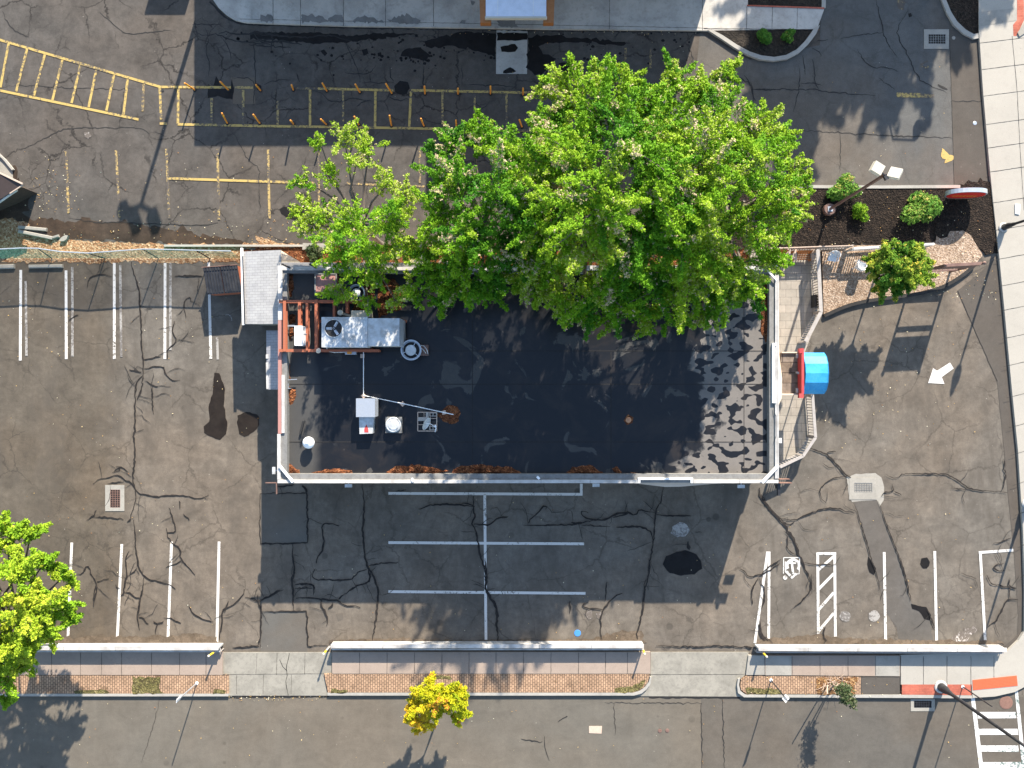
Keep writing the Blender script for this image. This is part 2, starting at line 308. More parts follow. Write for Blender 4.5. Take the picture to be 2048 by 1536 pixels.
# ---------------------------------------------------------------- mesh helpers
class MB:
    """collects shapes in world coordinates; build() links them as ONE mesh object"""
    def __init__(s): s.v = []; s.f = []; s.mi = []; s.cur = 0; s.parts = []
    def add(s, vs, fs):
        s.parts.append((list(vs), list(fs))); o = len(s.v); s.v += [tuple(v) for v in vs]; s.f += [tuple(i + o for i in f) for f in fs]; s.mi += [s.cur] * len(fs); return s
    def prism(s, pts, z0, z1, cap=True):
        """vertical prism over a list of (x,y) points"""
        n = len(pts); a = sum(pts[i][0] * pts[(i + 1) % n][1] - pts[(i + 1) % n][0] * pts[i][1] for i in range(n))
        if a < 0: pts = pts[::-1]
        vs = [(p[0], p[1], z0) for p in pts] + [(p[0], p[1], z1) for p in pts]
        fs = [(i, (i + 1) % n, n + (i + 1) % n, n + i) for i in range(n)] + [tuple(range(n, 2 * n)), tuple(range(n - 1, -1, -1))]
        return s.add(vs, fs)
    def box(s, c, size, rz=0.0, rot=None):
        R = rot if rot is not None else Matrix.Rotation(rz, 3, 'Z'); c = Vector(c); hx, hy, hz = [k / 2 for k in size]
        vs = [c + R @ Vector((x * hx, y * hy, z * hz)) for z in (-1, 1) for y in (-1, 1) for x in (-1, 1)]
        return s.add(vs, [(0, 2, 3, 1), (4, 5, 7, 6), (0, 1, 5, 4), (2, 6, 7, 3), (0, 4, 6, 2), (1, 3, 7, 5)])
    def bar(s, a, b, w, h, up=(0, 0, 1)):
        a = Vector(a); b = Vector(b); d = b - a; L = d.length; x = d.normalized(); z = Vector(up); y = z.cross(x)
        if y.length < 1e-4: y = Vector((0, 1, 0)).cross(x)
        y.normalize(); z = x.cross(y)
        return s.box((a + b) / 2, (L, w, h), rot=Matrix((x, y, z)).transposed())
    def tube(s, pts, rad, n=8, cap=True):
        pts = [Vector(p) for p in pts]
        if not isinstance(rad, (list, tuple)): rad = [rad] * len(pts)
        vs = []; up = Vector((0.31, 0.17, 0.93))
        for i, p in enumerate(pts):
            d = (pts[min(i + 1, len(pts) - 1)] - pts[max(i - 1, 0)]).normalized()
            x = d.cross(up)
            if x.length < .05: x = d.cross(Vector((1, 0, 0)))
            x.normalize(); y = d.cross(x)
            vs += [p + (x * math.cos(t) + y * math.sin(t)) * rad[i] for t in [2 * math.pi * k / n for k in range(n)]]
        fs = [(i * n + k, i * n + (k + 1) % n, (i + 1) * n + (k + 1) % n, (i + 1) * n + k) for i in range(len(pts) - 1) for k in range(n)]
        if cap: fs += [tuple(range(n)), tuple((len(pts) - 1) * n + k for k in range(n - 1, -1, -1))]
        return s.add(vs, fs)
    def lathe(s, c, prof, n=20):
        """prof: list of (radius, z) from c"""
        c = Vector(c); vs = [c + Vector((r * math.cos(2 * math.pi * k / n), r * math.sin(2 * math.pi * k / n), z)) for r, z in prof for k in range(n)]
        fs = [(i * n + k, i * n + (k + 1) % n, (i + 1) * n + (k + 1) % n, (i + 1) * n + k) for i in range(len(prof) - 1) for k in range(n)]
        fs += [tuple(range(n - 1, -1, -1)), tuple((len(prof) - 1) * n + k for k in range(n))]
        return s.add(vs, fs)
    def sheet(s, pts, z):
        n = len(pts); a = sum(pts[i][0] * pts[(i + 1) % n][1] - pts[(i + 1) % n][0] * pts[i][1] for i in range(n))
        if a < 0: pts = pts[::-1]
        return s.add([(p[0], p[1], z) for p in pts], [tuple(range(n))])
    def each(s, name, m, parent, per=1):
        """every piece (per shapes) its own object"""
        for i in range(0, len(s.parts), per):
            q = MB()
            for vs, fs in s.parts[i:i + per]: q.add(vs, fs)
            o = q.build(name, m, parent)
        return o
    def build(s, name, m, parent=None, smooth=False):
        me = bpy.data.meshes.new(name); off = Vector(parent.location) if parent else Vector((0, 0, 0))
        if parent and parent.parent: off = off + Vector(parent.parent.location)
        me.from_pydata([tuple(Vector(v) - off) for v in s.v], [], s.f)
        ms = m if isinstance(m, (list, tuple)) else [m]
        for x in ms: me.materials.append(M[x] if isinstance(x, str) else x)
        if len(ms) > 1:
            for p, i in zip(me.polygons, s.mi): p.material_index = i
        if smooth:
            for p in me.polygons: p.use_smooth = True
        me.update(); o = bpy.data.objects.new(name, me); COL.objects.link(o)
        if parent: o.parent = parent
        return o

def tag(o, label=None, cat=None, group=None, kind=None):
    if label: o['label'] = label
    if cat: o['category'] = cat
    if group: o['group'] = group
    if kind: o['kind'] = kind
    return o
def thing(name, label, cat, loc, group=None):
    o = bpy.data.objects.new(name, None); COL.objects.link(o); o.location = loc; o.empty_display_size = .3
    return tag(o, label, cat, group)
def struct(name, mb, m): return tag(mb.build(name, m), kind='structure')
def copy_tree(o, loc=None, rz=None, label=None, parent=None, scale=None):
    c = o.copy(); COL.objects.link(c); c.parent = parent
    if loc is not None: c.location = loc
    if rz is not None: c.rotation_euler = (0, 0, rz)
    if scale is not None: c.scale = (scale,) * 3
    if label: c['label'] = label
    for ch in list(o.children): copy_tree(ch, parent=c)
    return c
def up_at(o, loc, rz=0.0):
    o.location = loc; o.rotation_euler = (0, 0, rz)
ORD = ['first', 'second', 'third', 'fourth', 'fifth', 'sixth', 'seventh', 'eighth', 'ninth', 'tenth', 'eleventh', 'twelfth', 'thirteenth', 'fourteenth']

def ragged(pts, amp=0.05, step=0.25):
    """closed outline (x,y) subdivided and roughened"""
    out = []; n = len(pts)
    for i in range(n):
        a = Vector(pts[i][:2]); b = Vector(pts[(i + 1) % n][:2]); L = (b - a).length; k = max(1, int(L / step))
        for j in range(k):
            p = a.lerp(b, j / k); out.append((p.x + random.gauss(0, amp), p.y + random.gauss(0, amp)))
    return out
def px2(s, h=0.0):
    """'x,y x,y' survey coordinates to ground points"""
    return [tuple(P(*map(float, q.split(',')), h)[:2]) for q in s.split()]
CX = (0, 500, 1000, 1488); CY = (0, 380, 760, 1116)
def crop(code, s):
    ox, oy = CX[int(code[1])], CY[int(code[0])]
    return [tuple(P(ox + float(q.split(',')[0]) / 3.657, oy + float(q.split(',')[1]) / 3.657)[:2]) for q in s.split()]
def smooth_line(pts, k=2):
    for _ in range(k):
        q = [pts[0]]
        for a, b in zip(pts, pts[1:]): q += [(a[0] * .75 + b[0] * .25, a[1] * .75 + b[1] * .25), (a[0] * .25 + b[0] * .75, a[1] * .25 + b[1] * .75)]
        q.append(pts[-1]); pts = q
    return pts
def ribbon(mb, pts, w, z, jit=0.0, taper=False, step=.18):
    """flat strip of width w metres along pts"""
    q = []
    for a, b in zip(pts, pts[1:]):
        L = math.dist(a, b); k = max(1, int(L / step)) if jit else 1
        for j in range(k):
            t = j / k; q.append((a[0] + (b[0] - a[0]) * t, a[1] + (b[1] - a[1]) * t))
    q.append(pts[-1])
    if jit: q = [(x + random.gauss(0, jit), y + random.gauss(0, jit)) for x, y in q]
    vs = []; n = len(q)
    for i, p in enumerate(q):
        a = q[max(i - 1, 0)]; b = q[min(i + 1, n - 1)]; dx, dy = b[0] - a[0], b[1] - a[1]; L = math.hypot(dx, dy) or 1
        ww = w / 2 * (random.uniform(.6, 1.3) if jit else 1)
        if taper: ww *= min(1, .35 + 2.2 * min(i, n - 1 - i) / max(n - 1, 1))
        vs += [(p[0] - dy / L * ww, p[1] + dx / L * ww, z), (p[0] + dy / L * ww, p[1] - dx / L * ww, z)]
    mb.add(vs, [(2 * i, 2 * i + 1, 2 * i + 3, 2 * i + 2) for i in range(n - 1)])

# ---- foliage
def leaves(name, C, parent, mat, L=.17, W=.12, k=6, tint=None, tilt=.7, droop=.25):
    """C: (n,3) rosette centres in world space; one mesh of small folded leaves"""
    n = len(C); C = np.repeat(C, k, 0); N = len(C)
    if tint is None: tint = rng.uniform(0, .8, n)
    tint = np.clip(np.repeat(tint, k) + rng.normal(0, .05, N), 0, 1)
    ax = rng.normal(0, 1, (n, 3)) * tilt * .6; ax[:, 2] = 1; ax /= np.linalg.norm(ax, axis=1)[:, None]; ax = np.repeat(ax, k, 0)
    ref = np.repeat(rng.normal(0, 1, (n, 3)), k, 0)
    e1 = np.cross(ax, ref); e1 /= np.linalg.norm(e1, axis=1)[:, None]; e2 = np.cross(ax, e1)
    th = np.tile(np.arange(k) * 2 * np.pi / k, n) + rng.normal(0, .35, N)
    el = rng.normal(-droop, .35, N)
    u = (e1 * np.cos(th)[:, None] + e2 * np.sin(th)[:, None]) * np.cos(el)[:, None] + ax * np.sin(el)[:, None]
    v = np.cross(u, ax + rng.normal(0, .35, (N, 3))); v /= np.linalg.norm(v, axis=1)[:, None]
    l = (L * rng.uniform(.7, 1.25, N))[:, None]; w = (W * rng.uniform(.75, 1.2, N))[:, None] / 2
    nn = np.cross(u, v) * l * .12
    V = np.stack([C, C + u * l * .55 + v * w - nn, C + u * l, C + u * l * .55 - v * w - nn], 1).reshape(-1, 3)
    off = Vector(parent.location) if parent else Vector((0, 0, 0)); V = V - np.array(off)
    me = bpy.data.meshes.new(name); me.vertices.add(4 * N); me.vertices.foreach_set('co', V.astype(np.float32).ravel())
    me.loops.add(4 * N); me.loops.foreach_set('vertex_index', np.arange(4 * N, dtype=np.int32))
    me.polygons.add(N); me.polygons.foreach_set('loop_start', np.arange(0, 4 * N, 4, dtype=np.int32))
    me.polygons.foreach_set('loop_total', np.full(N, 4, dtype=np.int32))
    at = me.attributes.new('tint', 'FLOAT', 'POINT'); at.data.foreach_set('value', np.repeat(tint, 4).astype(np.float32))
    me.update(); me.validate(); me.materials.append(M[mat]); o = bpy.data.objects.new(name, me); COL.objects.link(o)
    if parent: o.parent = parent
    return o

def tree(name, label, cat, base, fork_h, blobs, mat='leaf', trunk_r=.2, dens=1.0, L=.092, W=.062, group=None, tint0=.35, seedy=.06, flat=.75, kind='trunk', droop=.25, k=4):
    """blobs: (survey x, survey y, height, radius): the masses of foliage the limbs carry"""
    t = thing(name, label, cat, base, group); b0 = Vector(base); mb = MB(); br = MB()
    cs = [P(x, y, h) for x, y, h, r in blobs]; cen = sum(cs, Vector()) / len(cs)
    fork = Vector((b0.x * .75 + cen.x * .25, b0.y * .75 + cen.y * .25, fork_h))
    top = Vector((b0.x * .45 + cen.x * .55, b0.y * .45 + cen.y * .55, max(c.z for c in cs) * .82))
    mb.tube([b0 - Vector((0, 0, .1)), b0.lerp(fork, .15), b0.lerp(fork, .6), fork, fork.lerp(top, .5), top], [trunk_r * 1.5, trunk_r * 1.1, trunk_r, trunk_r * .9, trunk_r * .55, trunk_r * .2], 10)
    C = []; T = []
    for (x, y, h, r), c in zip(blobs, cs):
        s = fork.lerp(top, min(.95, max(0, (c.z - fork.z) * .55 / max(top.z - fork.z, .1)))); mid = s.lerp(c, .5) + Vector((random.gauss(0, .15), random.gauss(0, .15), .25 * r))
        rr = trunk_r * .22 + .02
        br.tube([s, mid, c], [rr * 1.3, rr, rr * .45], 6)
        out = (c - cen); out.z *= .3
        out = out.normalized() if out.length > .01 else Vector((1, 0, 0))
        btint = tint0 + rng.normal(0, .09) + .16 * math.sin(c.x * .9 + 1.3 * math.sin(c.y * .7)) - .05; m = int(12 * r ** 1.35) + 5
        for i in range(m):
            d = Vector(rng.normal(0, 1, 3)); d.z = d.z * .55 + .12; d = (d.normalized() + out * .55).normalized()
            ln = r * random.uniform(.55, 1.35); st = c + Vector(rng.normal(0, r * .22, 3))
            side = d.cross(Vector((0, 0, 1))).normalized() * random.gauss(0, .22) * ln
            if i % 2 == 0: br.tube([c.lerp(st, .3), st + d * ln * .5 + side * .4, st + d * ln * .92 + side], [rr * .42, rr * .25, .008], 4, False)
            cnt = max(4, int(64 * ln * dens)); tt = rng.uniform(.12, 1.0, cnt) ** .8; ct = btint + rng.normal(0, .12)
            sd = random.random() < seedy * .9
            for q in tt:
                wv = .045 + .19 * min(r, 1.5) * (1 - q) * .6
                C.append(st + d * ln * q + side * q * q + Vector((rng.normal(0, wv), rng.normal(0, wv), rng.normal(0, wv * flat))))
                T.append(1.0 if (sd and q > .45 and random.random() < .55) or random.random() < seedy * .2 else min(.86, max(0, ct + .18 * q)))
    br.build('branches', 'bark', t, True); mb.build('trunk', 'bark', t, True)
    leaves('crown', np.array([tuple(c) for c in C]), t, mat, L, W, k, np.array(T), droop=droop)
    return t

def shrub(name, label, c, r, h, mat='leaf_bush', n=900, L=.09, W=.06, group=None, tint0=.4):
    t = thing(name, label, 'shrub', c, group); C = []; T = []; mb = MB(); c = Vector(c)
    lob = [(Vector((random.gauss(0, .38) * r, random.gauss(0, .38) * r, h * random.uniform(.35, .7))), r * random.uniform(.35, .6), rng.normal(0, .12)) for _ in range(10)]
    for o, q, tt in lob:
        mb.tube([c, c + o * .6, c + o + Vector((0, 0, q * .3))], [.02, .015, .006], 5)
        for _ in range(n // 10):
            d = Vector(rng.normal(0, 1, 3)).normalized() * q * random.uniform(.6, 1.05); p = c + o + d
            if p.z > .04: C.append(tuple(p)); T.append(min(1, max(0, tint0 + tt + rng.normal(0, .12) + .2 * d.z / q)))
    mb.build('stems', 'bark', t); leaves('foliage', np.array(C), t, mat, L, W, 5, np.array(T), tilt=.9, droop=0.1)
    return t
# ---------------------------------------------------------------- ground, roads, pavements (structure)
mb = MB(); mb.sheet([(-300, -300), (300, -300), (300, 300), (-300, 300)], 0); struct('ground', mb, 'lot')
mb = MB(); mb.sheet(px2('-2500,-2500 1898,-2500 1898,60 1908,374 1560,376 1300,440 1000,470 660,490 340,488 190,482 40,470 -60,440 -2500,440'), .004); struct('north_car_park', mb, 'north')
mb = MB(); mb.sheet(px2('1400,66 1500,120 1640,90 1660,-900 1898,-900 1898,60 1908,373 1500,374 1380,250'), .008); struct('entrance_drive', mb, 'north_smooth')
mb = MB(); mb.sheet(px2('-9000,1390 10000,1390 10000,1960 -9000,1960'), .004); struct('road', mb, 'road')
mb = MB(); mb.sheet(px2('1444,1394 10000,1394 10000,1960 1447,1960'), .008); struct('road_newer_surface', mb, 'road2')
mb = MB(); mb.sheet(px2('1402,1397 1444,1397 1447,1960 1405,1960'), .0075); struct('road_patch_strip', mb, 'road2')
mb = MB()
mb.sheet(px2('1898,60 1958,62 1967,180 1979,330 1985,372 1908,374'), .012)
mb.sheet(px2('1914,582 1960,545 1997,510 2008,620 2024,780 2036,900 2046,1060 2050,1180 2050,1262 2037,1280 2013,1302 2000,1300 2034,1270 2036,1230 2032,1171 2028,1110 2016,992 2007,891 1994,762'), .012)
struct('asphalt_edge_strip', mb, 'strip')
mb = MB(); mb.sheet(ragged(px2('1708,1000 1756,1000 1771,1042 1793,1098 1822,1206 1856,1226 1869,1293 1800,1293 1793,1255 1772,1224 1752,1150 1735,1090 1716,1032'), .015), .008); struct('trench_patch', mb, 'trench')
mb = MB(); mb.sheet(px2('521,988 613,988 614,1085 521,1086'), .006); mb.sheet(px2('522,1222 613,1222 615,1304 521,1304'), .006); mb.sheet(px2('462,155 509,155 511,208 466,208'), .010); struct('square_asphalt_patches', mb, 'square')

# kerbed slabs
def slab(name, pts, z1, m, z0=-.05): mb = MB(); mb.prism(pts, z0, z1); return struct(name, mb, m)
Z = .15
slab('shop_pavement', px2('400,-900 405,-40 421,-8 436,14 452,29 470,40 492,45 540,47 700,52 900,55 1100,58 1420,61 1634,58 1648,20 1654,-60 1654,-900', Z), Z, 'conc_n')
# island at the end of the pavement: kerb ring and soil
arc = px2('1415,60 1440,76 1468,95 1495,110 1520,119 1548,122 1575,118 1598,106 1617,88 1632,68 1640,50', Z)
arci = px2('1421,58 1446,71 1473,89 1499,103 1523,111 1548,114 1572,110 1593,99 1610,82 1624,63 1627,57', Z)
mb = MB(); mb.prism(arc + arci[::-1], -.05, Z + .02); struct('island_kerb', mb, 'kerb')
slab('planting_soil', px2('1422,59 1446,70 1474,88 1500,102 1524,110 1548,113 1572,109 1592,98 1609,82 1626,59', Z), .13, 'soil')
mb = MB(); mb.prism(px2('1496,-200 1646,-200 1646,15 1496,10', Z), .1, Z + .012); struct('upper_planting_soil', mb, 'soil')
mb = MB(); mb.prism(px2('1494,10 1648,15 1648,18 1494,12.5', Z), .1, Z + .03); struct('brick_edging', mb, 'redbrick')
mb = MB(); mb.prism(px2('1644,-200 1654,-200 1651,16 1643,15', Z), .1, Z + .03); struct('planter_kerb', mb, 'kerb')
mb = MB(); mb.sheet(px2('993,60 1055,60 1054,148 992,148'), .010); struct('concrete_pad', mb, 'conc_n')

mulch_o = ragged(px2('1360,378 1500,376 1620,377 1760,377 1905,374 1925,366 1950,361 1982,366 1990,400 1994,440 2001,480 2003,502 1985,508 1962,506 1950,495 1938,470 1925,462 1880,464 1868,484 1800,486 1700,490 1560,494 1360,500'), .07, .22)
mb = MB(); mb.prism(mulch_o, -.03, .08); struct('mulch_bed', mb, 'mulch')
mb = MB(); mb.prism(ragged(px2('1884,-300 1958,-300 1957,20 1957,62 1950,78 1935,72 1916,55 1900,30 1890,8'), .05, .25), -.03, .09); struct('upper_mulch_bed', mb, 'mulch')
mb = MB(); mb.prism(px2('1560,371 1760,372 1918,371 1918,377 1760,378 1560,377'), -.05, .12)
c_ = px2('1876,-60 1880,0 1892,30 1905,52 1925,70 1945,80 1956,78'); ci = px2('1885,-60 1889,0 1900,26 1912,45 1929,61 1945,70 1957,68'); mb.prism(c_ + ci[::-1], -.05, .12)
mb.prism(px2('330,490 610,490 610,494 330,494'), -.05, .13); struct('kerb', mb, 'kerb')
grav = smooth_line(px2('1646,632 1700,608 1760,598 1810,592 1850,585 1890,572 1925,550 1950,528 1962,512'), 2)
mb = MB(); mb.prism(px2('1643,500 1700,492 1868,488 1872,470 1882,464 1925,462 1940,472 1950,490 1962,508') + grav[::-1], -.03, .10); struct('gravel_bed', mb, 'gravel')
mb = MB(); ribbon(mb, grav[:-6], .19, .0); v = mb.v; top = [(x, y, .17) for x, y, z in v]; n = len(v) // 2
e = MB(); e.add([(x, y, -.02) for x, y, z in v] + top, [(2 * i + 2 * n, 2 * i + 1 + 2 * n, 2 * i + 3 + 2 * n, 2 * i + 2 + 2 * n) for i in range(n - 1)] + [(2 * i, 2 * i + 2, 2 * i + 2 + 2 * n, 2 * i + 2 * n) for i in range(n - 1)] + [(2 * i + 1, 2 * i + 1 + 2 * n, 2 * i + 3 + 2 * n, 2 * i + 3) for i in range(n - 1)])
struct('gravel_edging', e, 'dark')
mb = MB(); mb.sheet(ragged(px2('1872,444 1895,441 1900,455 1893,474 1878,478 1866,468'), .03, .15), .105); struct('sign_shadow', mb, 'mulch')  # dark patch painting the oval sign's shadow on the gravel

# east pavement
slab('east_pavement', px2('1956,-900 1958,60 1966,180 1979,330 1986,400 1998,508 2009,620 2024,780 2036,900 2046,1060 2050,1180 2049,1262 2037,1281 2013,1304 1801,1310 1801,1369 1944,1369 1944,1396 1990,1393 2030,1384 2060,1368 2140,1330 2700,1330 2700,-900', Z), Z, 'conc_e')
mb = MB(); mb.prism(px2('2034,-300 2046,-300 2048,40 2033,72 2027,72 2026,50 2034,40', Z), .1, Z + .006); struct('red_brick_band', mb, 'redbrick')
mb = MB(); mb.sheet(px2('1957,24 2033,16 2034,41 1958,53', Z), Z + .008); struct('grey_paving_band', mb, 'conc')
mb = MB(); mb.prism(px2('2034,66 2049,45 2120,20 2120,60 2050,66 2038,74', Z), .1, Z + .06); struct('white_kerb_end', mb, 'conc_new')
# south pavement: pink slabs, pavers, drives, kerb
mb = MB(); mb.prism(px2('-900,1304 445,1304 445,1350 -900,1350', Z), -.05, Z); mb.prism(px2('664,1304 1301,1304 1301,1347.5 664,1347.5', Z), -.05, Z); mb.prism(px2('1530,1311 1800,1311 1800,1352.5 1530,1350', Z), -.05, Z)
struct('south_pavement', mb, 'conc_pink')
mb = MB(); mb.prism(px2('1497,1311 1529.5,1311 1529.5,1350 1492,1350', Z), -.05, Z); mb.prism(px2('1531,1312 1583,1312 1583,1350.5 1531,1350.5', Z), .1, Z + .004); mb.prism(px2('1750,1312 1799,1312 1799,1352 1750,1352', Z), .1, Z + .004); struct('repaired_pavement_slabs', mb, 'conc')
mb = MB(); mb.prism(px2('-900,1350.5 457,1350.5 457,1387 -900,1387', Z), -.05, Z); mb.prism(px2('648,1348 1299,1348 1299,1354 1295,1364 1288,1374 1278,1381 1266,1385 656,1385', Z), -.05, Z)
mb.prism(px2('1492,1352 1722,1353 1722,1389 1492,1387 1483,1380 1480,1370 1483,1360', Z), -.05, Z); struct('brick_paver_strip', mb, 'paver')
mb = MB(); mb.prism(px2('1722.5,1353.5 1800,1354 1800,1389 1722.5,1389', Z), -.05, Z - .02); struct('asphalt_infill', mb, 'strip')
mb = MB(); mb.prism(px2('445.5,1304.5 663.5,1304.5 663.5,1347 648,1348 656,1391 445,1391 457.5,1387 457.5,1350 445.5,1350', .03), -.05, .05)
mb.prism(px2('1301.5,1304 1497,1304 1490,1350 1478,1360 1476,1380 1484,1393 1270,1392 1290,1383 1301,1365', .03), -.05, .05); struct('driveway_apron', mb, 'conc_drive')
mb = MB()
mb.prism(px2('-900,1387.5 457,1387.5 457,1392.5 -900,1392.5', Z), -.05, Z + .012); mb.prism(px2('655,1385.5 1266,1385.5 1280,1381.5 1290,1374.5 1297,1365 1300,1354 1303,1354 1301,1368 1293,1379 1283,1387 1268,1391 655,1391', Z), -.05, Z + .012)
mb.prism(px2('1480,1356 1478,1370 1481,1382 1491,1389.5 1560,1389.5 1800,1389.5 1944,1391 1944,1396.5 1760,1395.5 1488,1394.5 1476,1386 1474,1370 1476,1358', Z), -.05, Z + .012); struct('street_kerb', mb, 'kerb')
mb = MB(); mb.prism(px2('1804,1369 1943.5,1369 1943.5,1390.5 1804,1389', Z), -.05, Z + .004); struct('red_brick_strip', mb, 'redbrick')
mb = MB(); mb.prism(px2('1945,1360 2033,1351 2035,1371 1946,1380', Z), .1, Z + .02)
c0, c1_, c2_ = [Vector((*p, 0)) for p in px2('1947,1361 2031,1352.5 1948,1378', Z)]
for i in range(30):
    for j in range(6):
        q = c0 + (c1_ - c0) * ((i + .5) / 30) + (c2_ - c0) * ((j + .5) / 6); mb.lathe((q.x, q.y, Z + .019), [(.02, 0), (.012, .008)], 6)
struct('tactile_paving', mb, 'redpad')
# paving joints
mb = MB()
def joint(a, b, z=Z + .009, w=.022): ribbon(mb, px2(a + ' ' + b, z), w, z, .004)
for x in (546, 601, 687, 771, 867, 1219): joint(f'{x},-60', f'{x},52' if x < 900 else f'{x},58')
joint('480,38', '1415,56', w=.02)
for x in (1493, 1544, 1594): joint(f'{x+1},13', f'{x},57')
joint('1405,60', '1405,-60'); joint('1408,57', '1630,59', Z + .009, .035)
for x in (-30, 50, 103, 161, 203, 243, 303, 359, 412): joint(f'{x},1305', f'{x},1350')
for x in (719, 774, 829, 884, 938, 992, 1047, 1102, 1157, 1211, 1255): joint(f'{x},1305', f'{x},1347')
for x in (1529.7, 1584, 1640, 1696, 1751, 1801.5, 1847, 1894, 1942, 1988): joint(f'{x},1312', f'{x+.3},1351' if x < 1800 else f'{x},1369')
joint('-50,1350.3', '457,1350.3'); joint('657,1347.8', '1300,1347.8'); joint('1495,1351.5', '1800,1353'); joint('1944.5,1395', '1942,1368', w=.04); joint('1722,1353', '1722,1389')
ys = [80, 133, 186, 243, 290, 338, 400, 455, 513, 567, 616, 672, 727, 790, 850, 905, 965, 1025, 1090, 1150, 1210, 1265]
for y in ys:
    xl = 1958 + (y - 60) * .075; joint(f'{xl},{y+6}', f'2060,{y-6}'); 
ribbon(mb, px2('2024,72 2034,180 2040,300 2048,420', Z), .02, Z + .009, .003)
for a, b in (('514,1306', '512,1350'), ('554,1306', '553,1350'), ('473,1350', '473,1388'), ('527,1350', '526,1388'), ('583,1349', '582,1388'), ('610,1306', '609,1349'), ('446,1349', '655,1347.5'), ('1302,1349', '1488,1349')): joint(a, b, .056, .02)
ribbon(mb, px2('580,1305 574,1330 574,1350 572,1362 577,1390'), .035, .056, .012); ribbon(mb, px2('560,1318 566,1332 574,1341'), .03, .056, .012)
struct('paving_joints', mb, 'dark')

# ---------------------------------------------------------------- dirt, litter beds and wet patches
def blot(mb, s, z, amp=.05, step=.18, code=None): mb.sheet(ragged(crop(code, s) if code else px2(s), amp, step), z)
mb = MB()
blot(mb, '-60,440 30,436 60,450 50,465 110,478 200,484 330,489 484,489 484,524 420,523 360,528 250,523 180,527 120,522 0,526 -60,526', .012, .05); blot(mb, '510,470 530,478 560,487 600,489 600,494 484,496 484,488 515,487', .012, .05)
struct('dry_grass_verge', mb, 'straw')
mb = MB(); blot(mb, '30,395 50,430 62,440 100,435 130,445 165,437 190,442 235,444 250,436 262,448 300,452 330,456 350,462 365,452 372,462 395,470 480,478 484,489 330,488 200,482 110,474 60,455 30,440', .009, .07)
blot(mb, '-40,345 30,330 38,350 42,370 60,395 55,420 20,440 -40,440', .008, .08); struct('damp_brown_dirt', mb, 'dampdirt')
mb = MB(); blot(mb, '484,498 600,494 660,500 660,540 560,540 484,530', .014, .05); blot(mb, '600,495 760,490 1000,500 1360,500 1560,494 1560,530 1360,535 600,540', .016, .05); struct('rusty_leaf_litter', mb, 'needles')
mb = MB(); mb.prism(px2('607,487 664,488 664,500 606,500'), -.05, .14); struct('concrete_step', mb, 'conc')
mb = MB()
blot(mb, '268,1352 325,1352 322,1372 330,1384 268,1386', Z + .012, .04); blot(mb, '150,1380 215,1376 222,1385 155,1387', Z + .010, .03); blot(mb, '664,1376 697,1378 693,1384 662,1384', Z + .012, .03); blot(mb, '430,1376 455,1378 452,1386 428,1385', Z + .012, .02)
blot(mb, '1230,1374 1262,1370 1290,1356 1286,1372 1268,1382 1230,1383', Z + .012, .03); blot(mb, '1487,1371 1560,1378 1562,1386 1494,1386', Z + .010, .04); blot(mb, '855,1348 900,1349 905,1356 860,1355', Z + .011, .02)
struct('tree_pit_soil', mb, 'weeds'); mb = MB(); blot(mb, '1632,1353 1712,1354 1705,1372 1710,1387 1632,1388', Z + .012, .05); struct('dry_stalk_litter', mb, 'drylitter')
mb = MB()
blot(mb, '429,745 439,747 450,778 448,812 455,850 452,868 440,880 424,874 409,866 408,853 419,843 417,815 425,790', .018, .015); blot(mb, '475,830 500,824 518,832 518,850 508,864 490,874 480,868 474,850', .018, .02)
struct('damp_patches', mb, 'wetbrown')
mb = MB()
blot(mb, '1325,1128 1332,1112 1352,1104 1370,1100 1392,1108 1403,1122 1402,1138 1388,1148 1362,1151 1340,1146', .018, .02)
blot(mb, '788,172 800,162 815,164 820,176 814,188 800,190 790,184', .022, .02); blot(mb, '425,178 433,152 440,168 462,176 464,158 468,176 466,198 446,196 436,192 416,196 416,168', .014, .015); blot(mb, '510,165 522,172 523,180 514,180', .014, .01)
blot(mb, '560,418 580,412 600,416 620,410 622,430 610,440 590,442 575,436 562,428', .014, .03)
blot(mb, '1843,1117 1854,1114 1860,1124 1855,1137 1846,1138 1841,1128', .018, .015); blot(mb, '1822,1208 1836,1212 1852,1214 1862,1230 1860,1240 1848,1238 1838,1222 1824,1218', .018, .015); blot(mb, '1736,1112 1742,1120 1752,1138 1748,1150 1738,1144 1734,1128', .018, .015)
blot(mb, '880,72 930,64 990,66 991,112 965,106 930,96 890,92 850,96 852,84', .014, .05); blot(mb, '1056,74 1100,70 1160,76 1200,80 1245,84 1262,86 1240,92 1180,86 1100,84 1078,92 1084,106 1112,118 1100,136 1084,150 1070,146 1056,140', .014, .05); blot(mb, '1118,128 1140,124 1160,136 1150,142 1138,148 1122,138', .014, .03); blot(mb, '500,64 640,66 700,72 760,66 840,68 700,84 620,86 560,80 500,78', .013, .04)
blot(mb, '994,66 1054,66 1054,80 1030,82 1010,81 994,82', .018, .02); blot(mb, '1001,93 1030,88 1037,96 1030,104 1002,104', .018, .02); blot(mb, '1006,141 1020,135 1032,142 1026,147 1006,147', .018, .015); blot(mb, '810,98 840,94 858,110 850,122 830,116 800,112', .014, .03)
blot(mb, '640,100 648,98 655,106 648,112', .014, .02); blot(mb, '724,100 734,98 737,108 728,112', .014, .015); blot(mb, '754,106 762,104 764,112 756,113', .014, .01); blot(mb, '1816,28 1822,26 1824,33 1818,35', .014, .01)
random.seed(3)
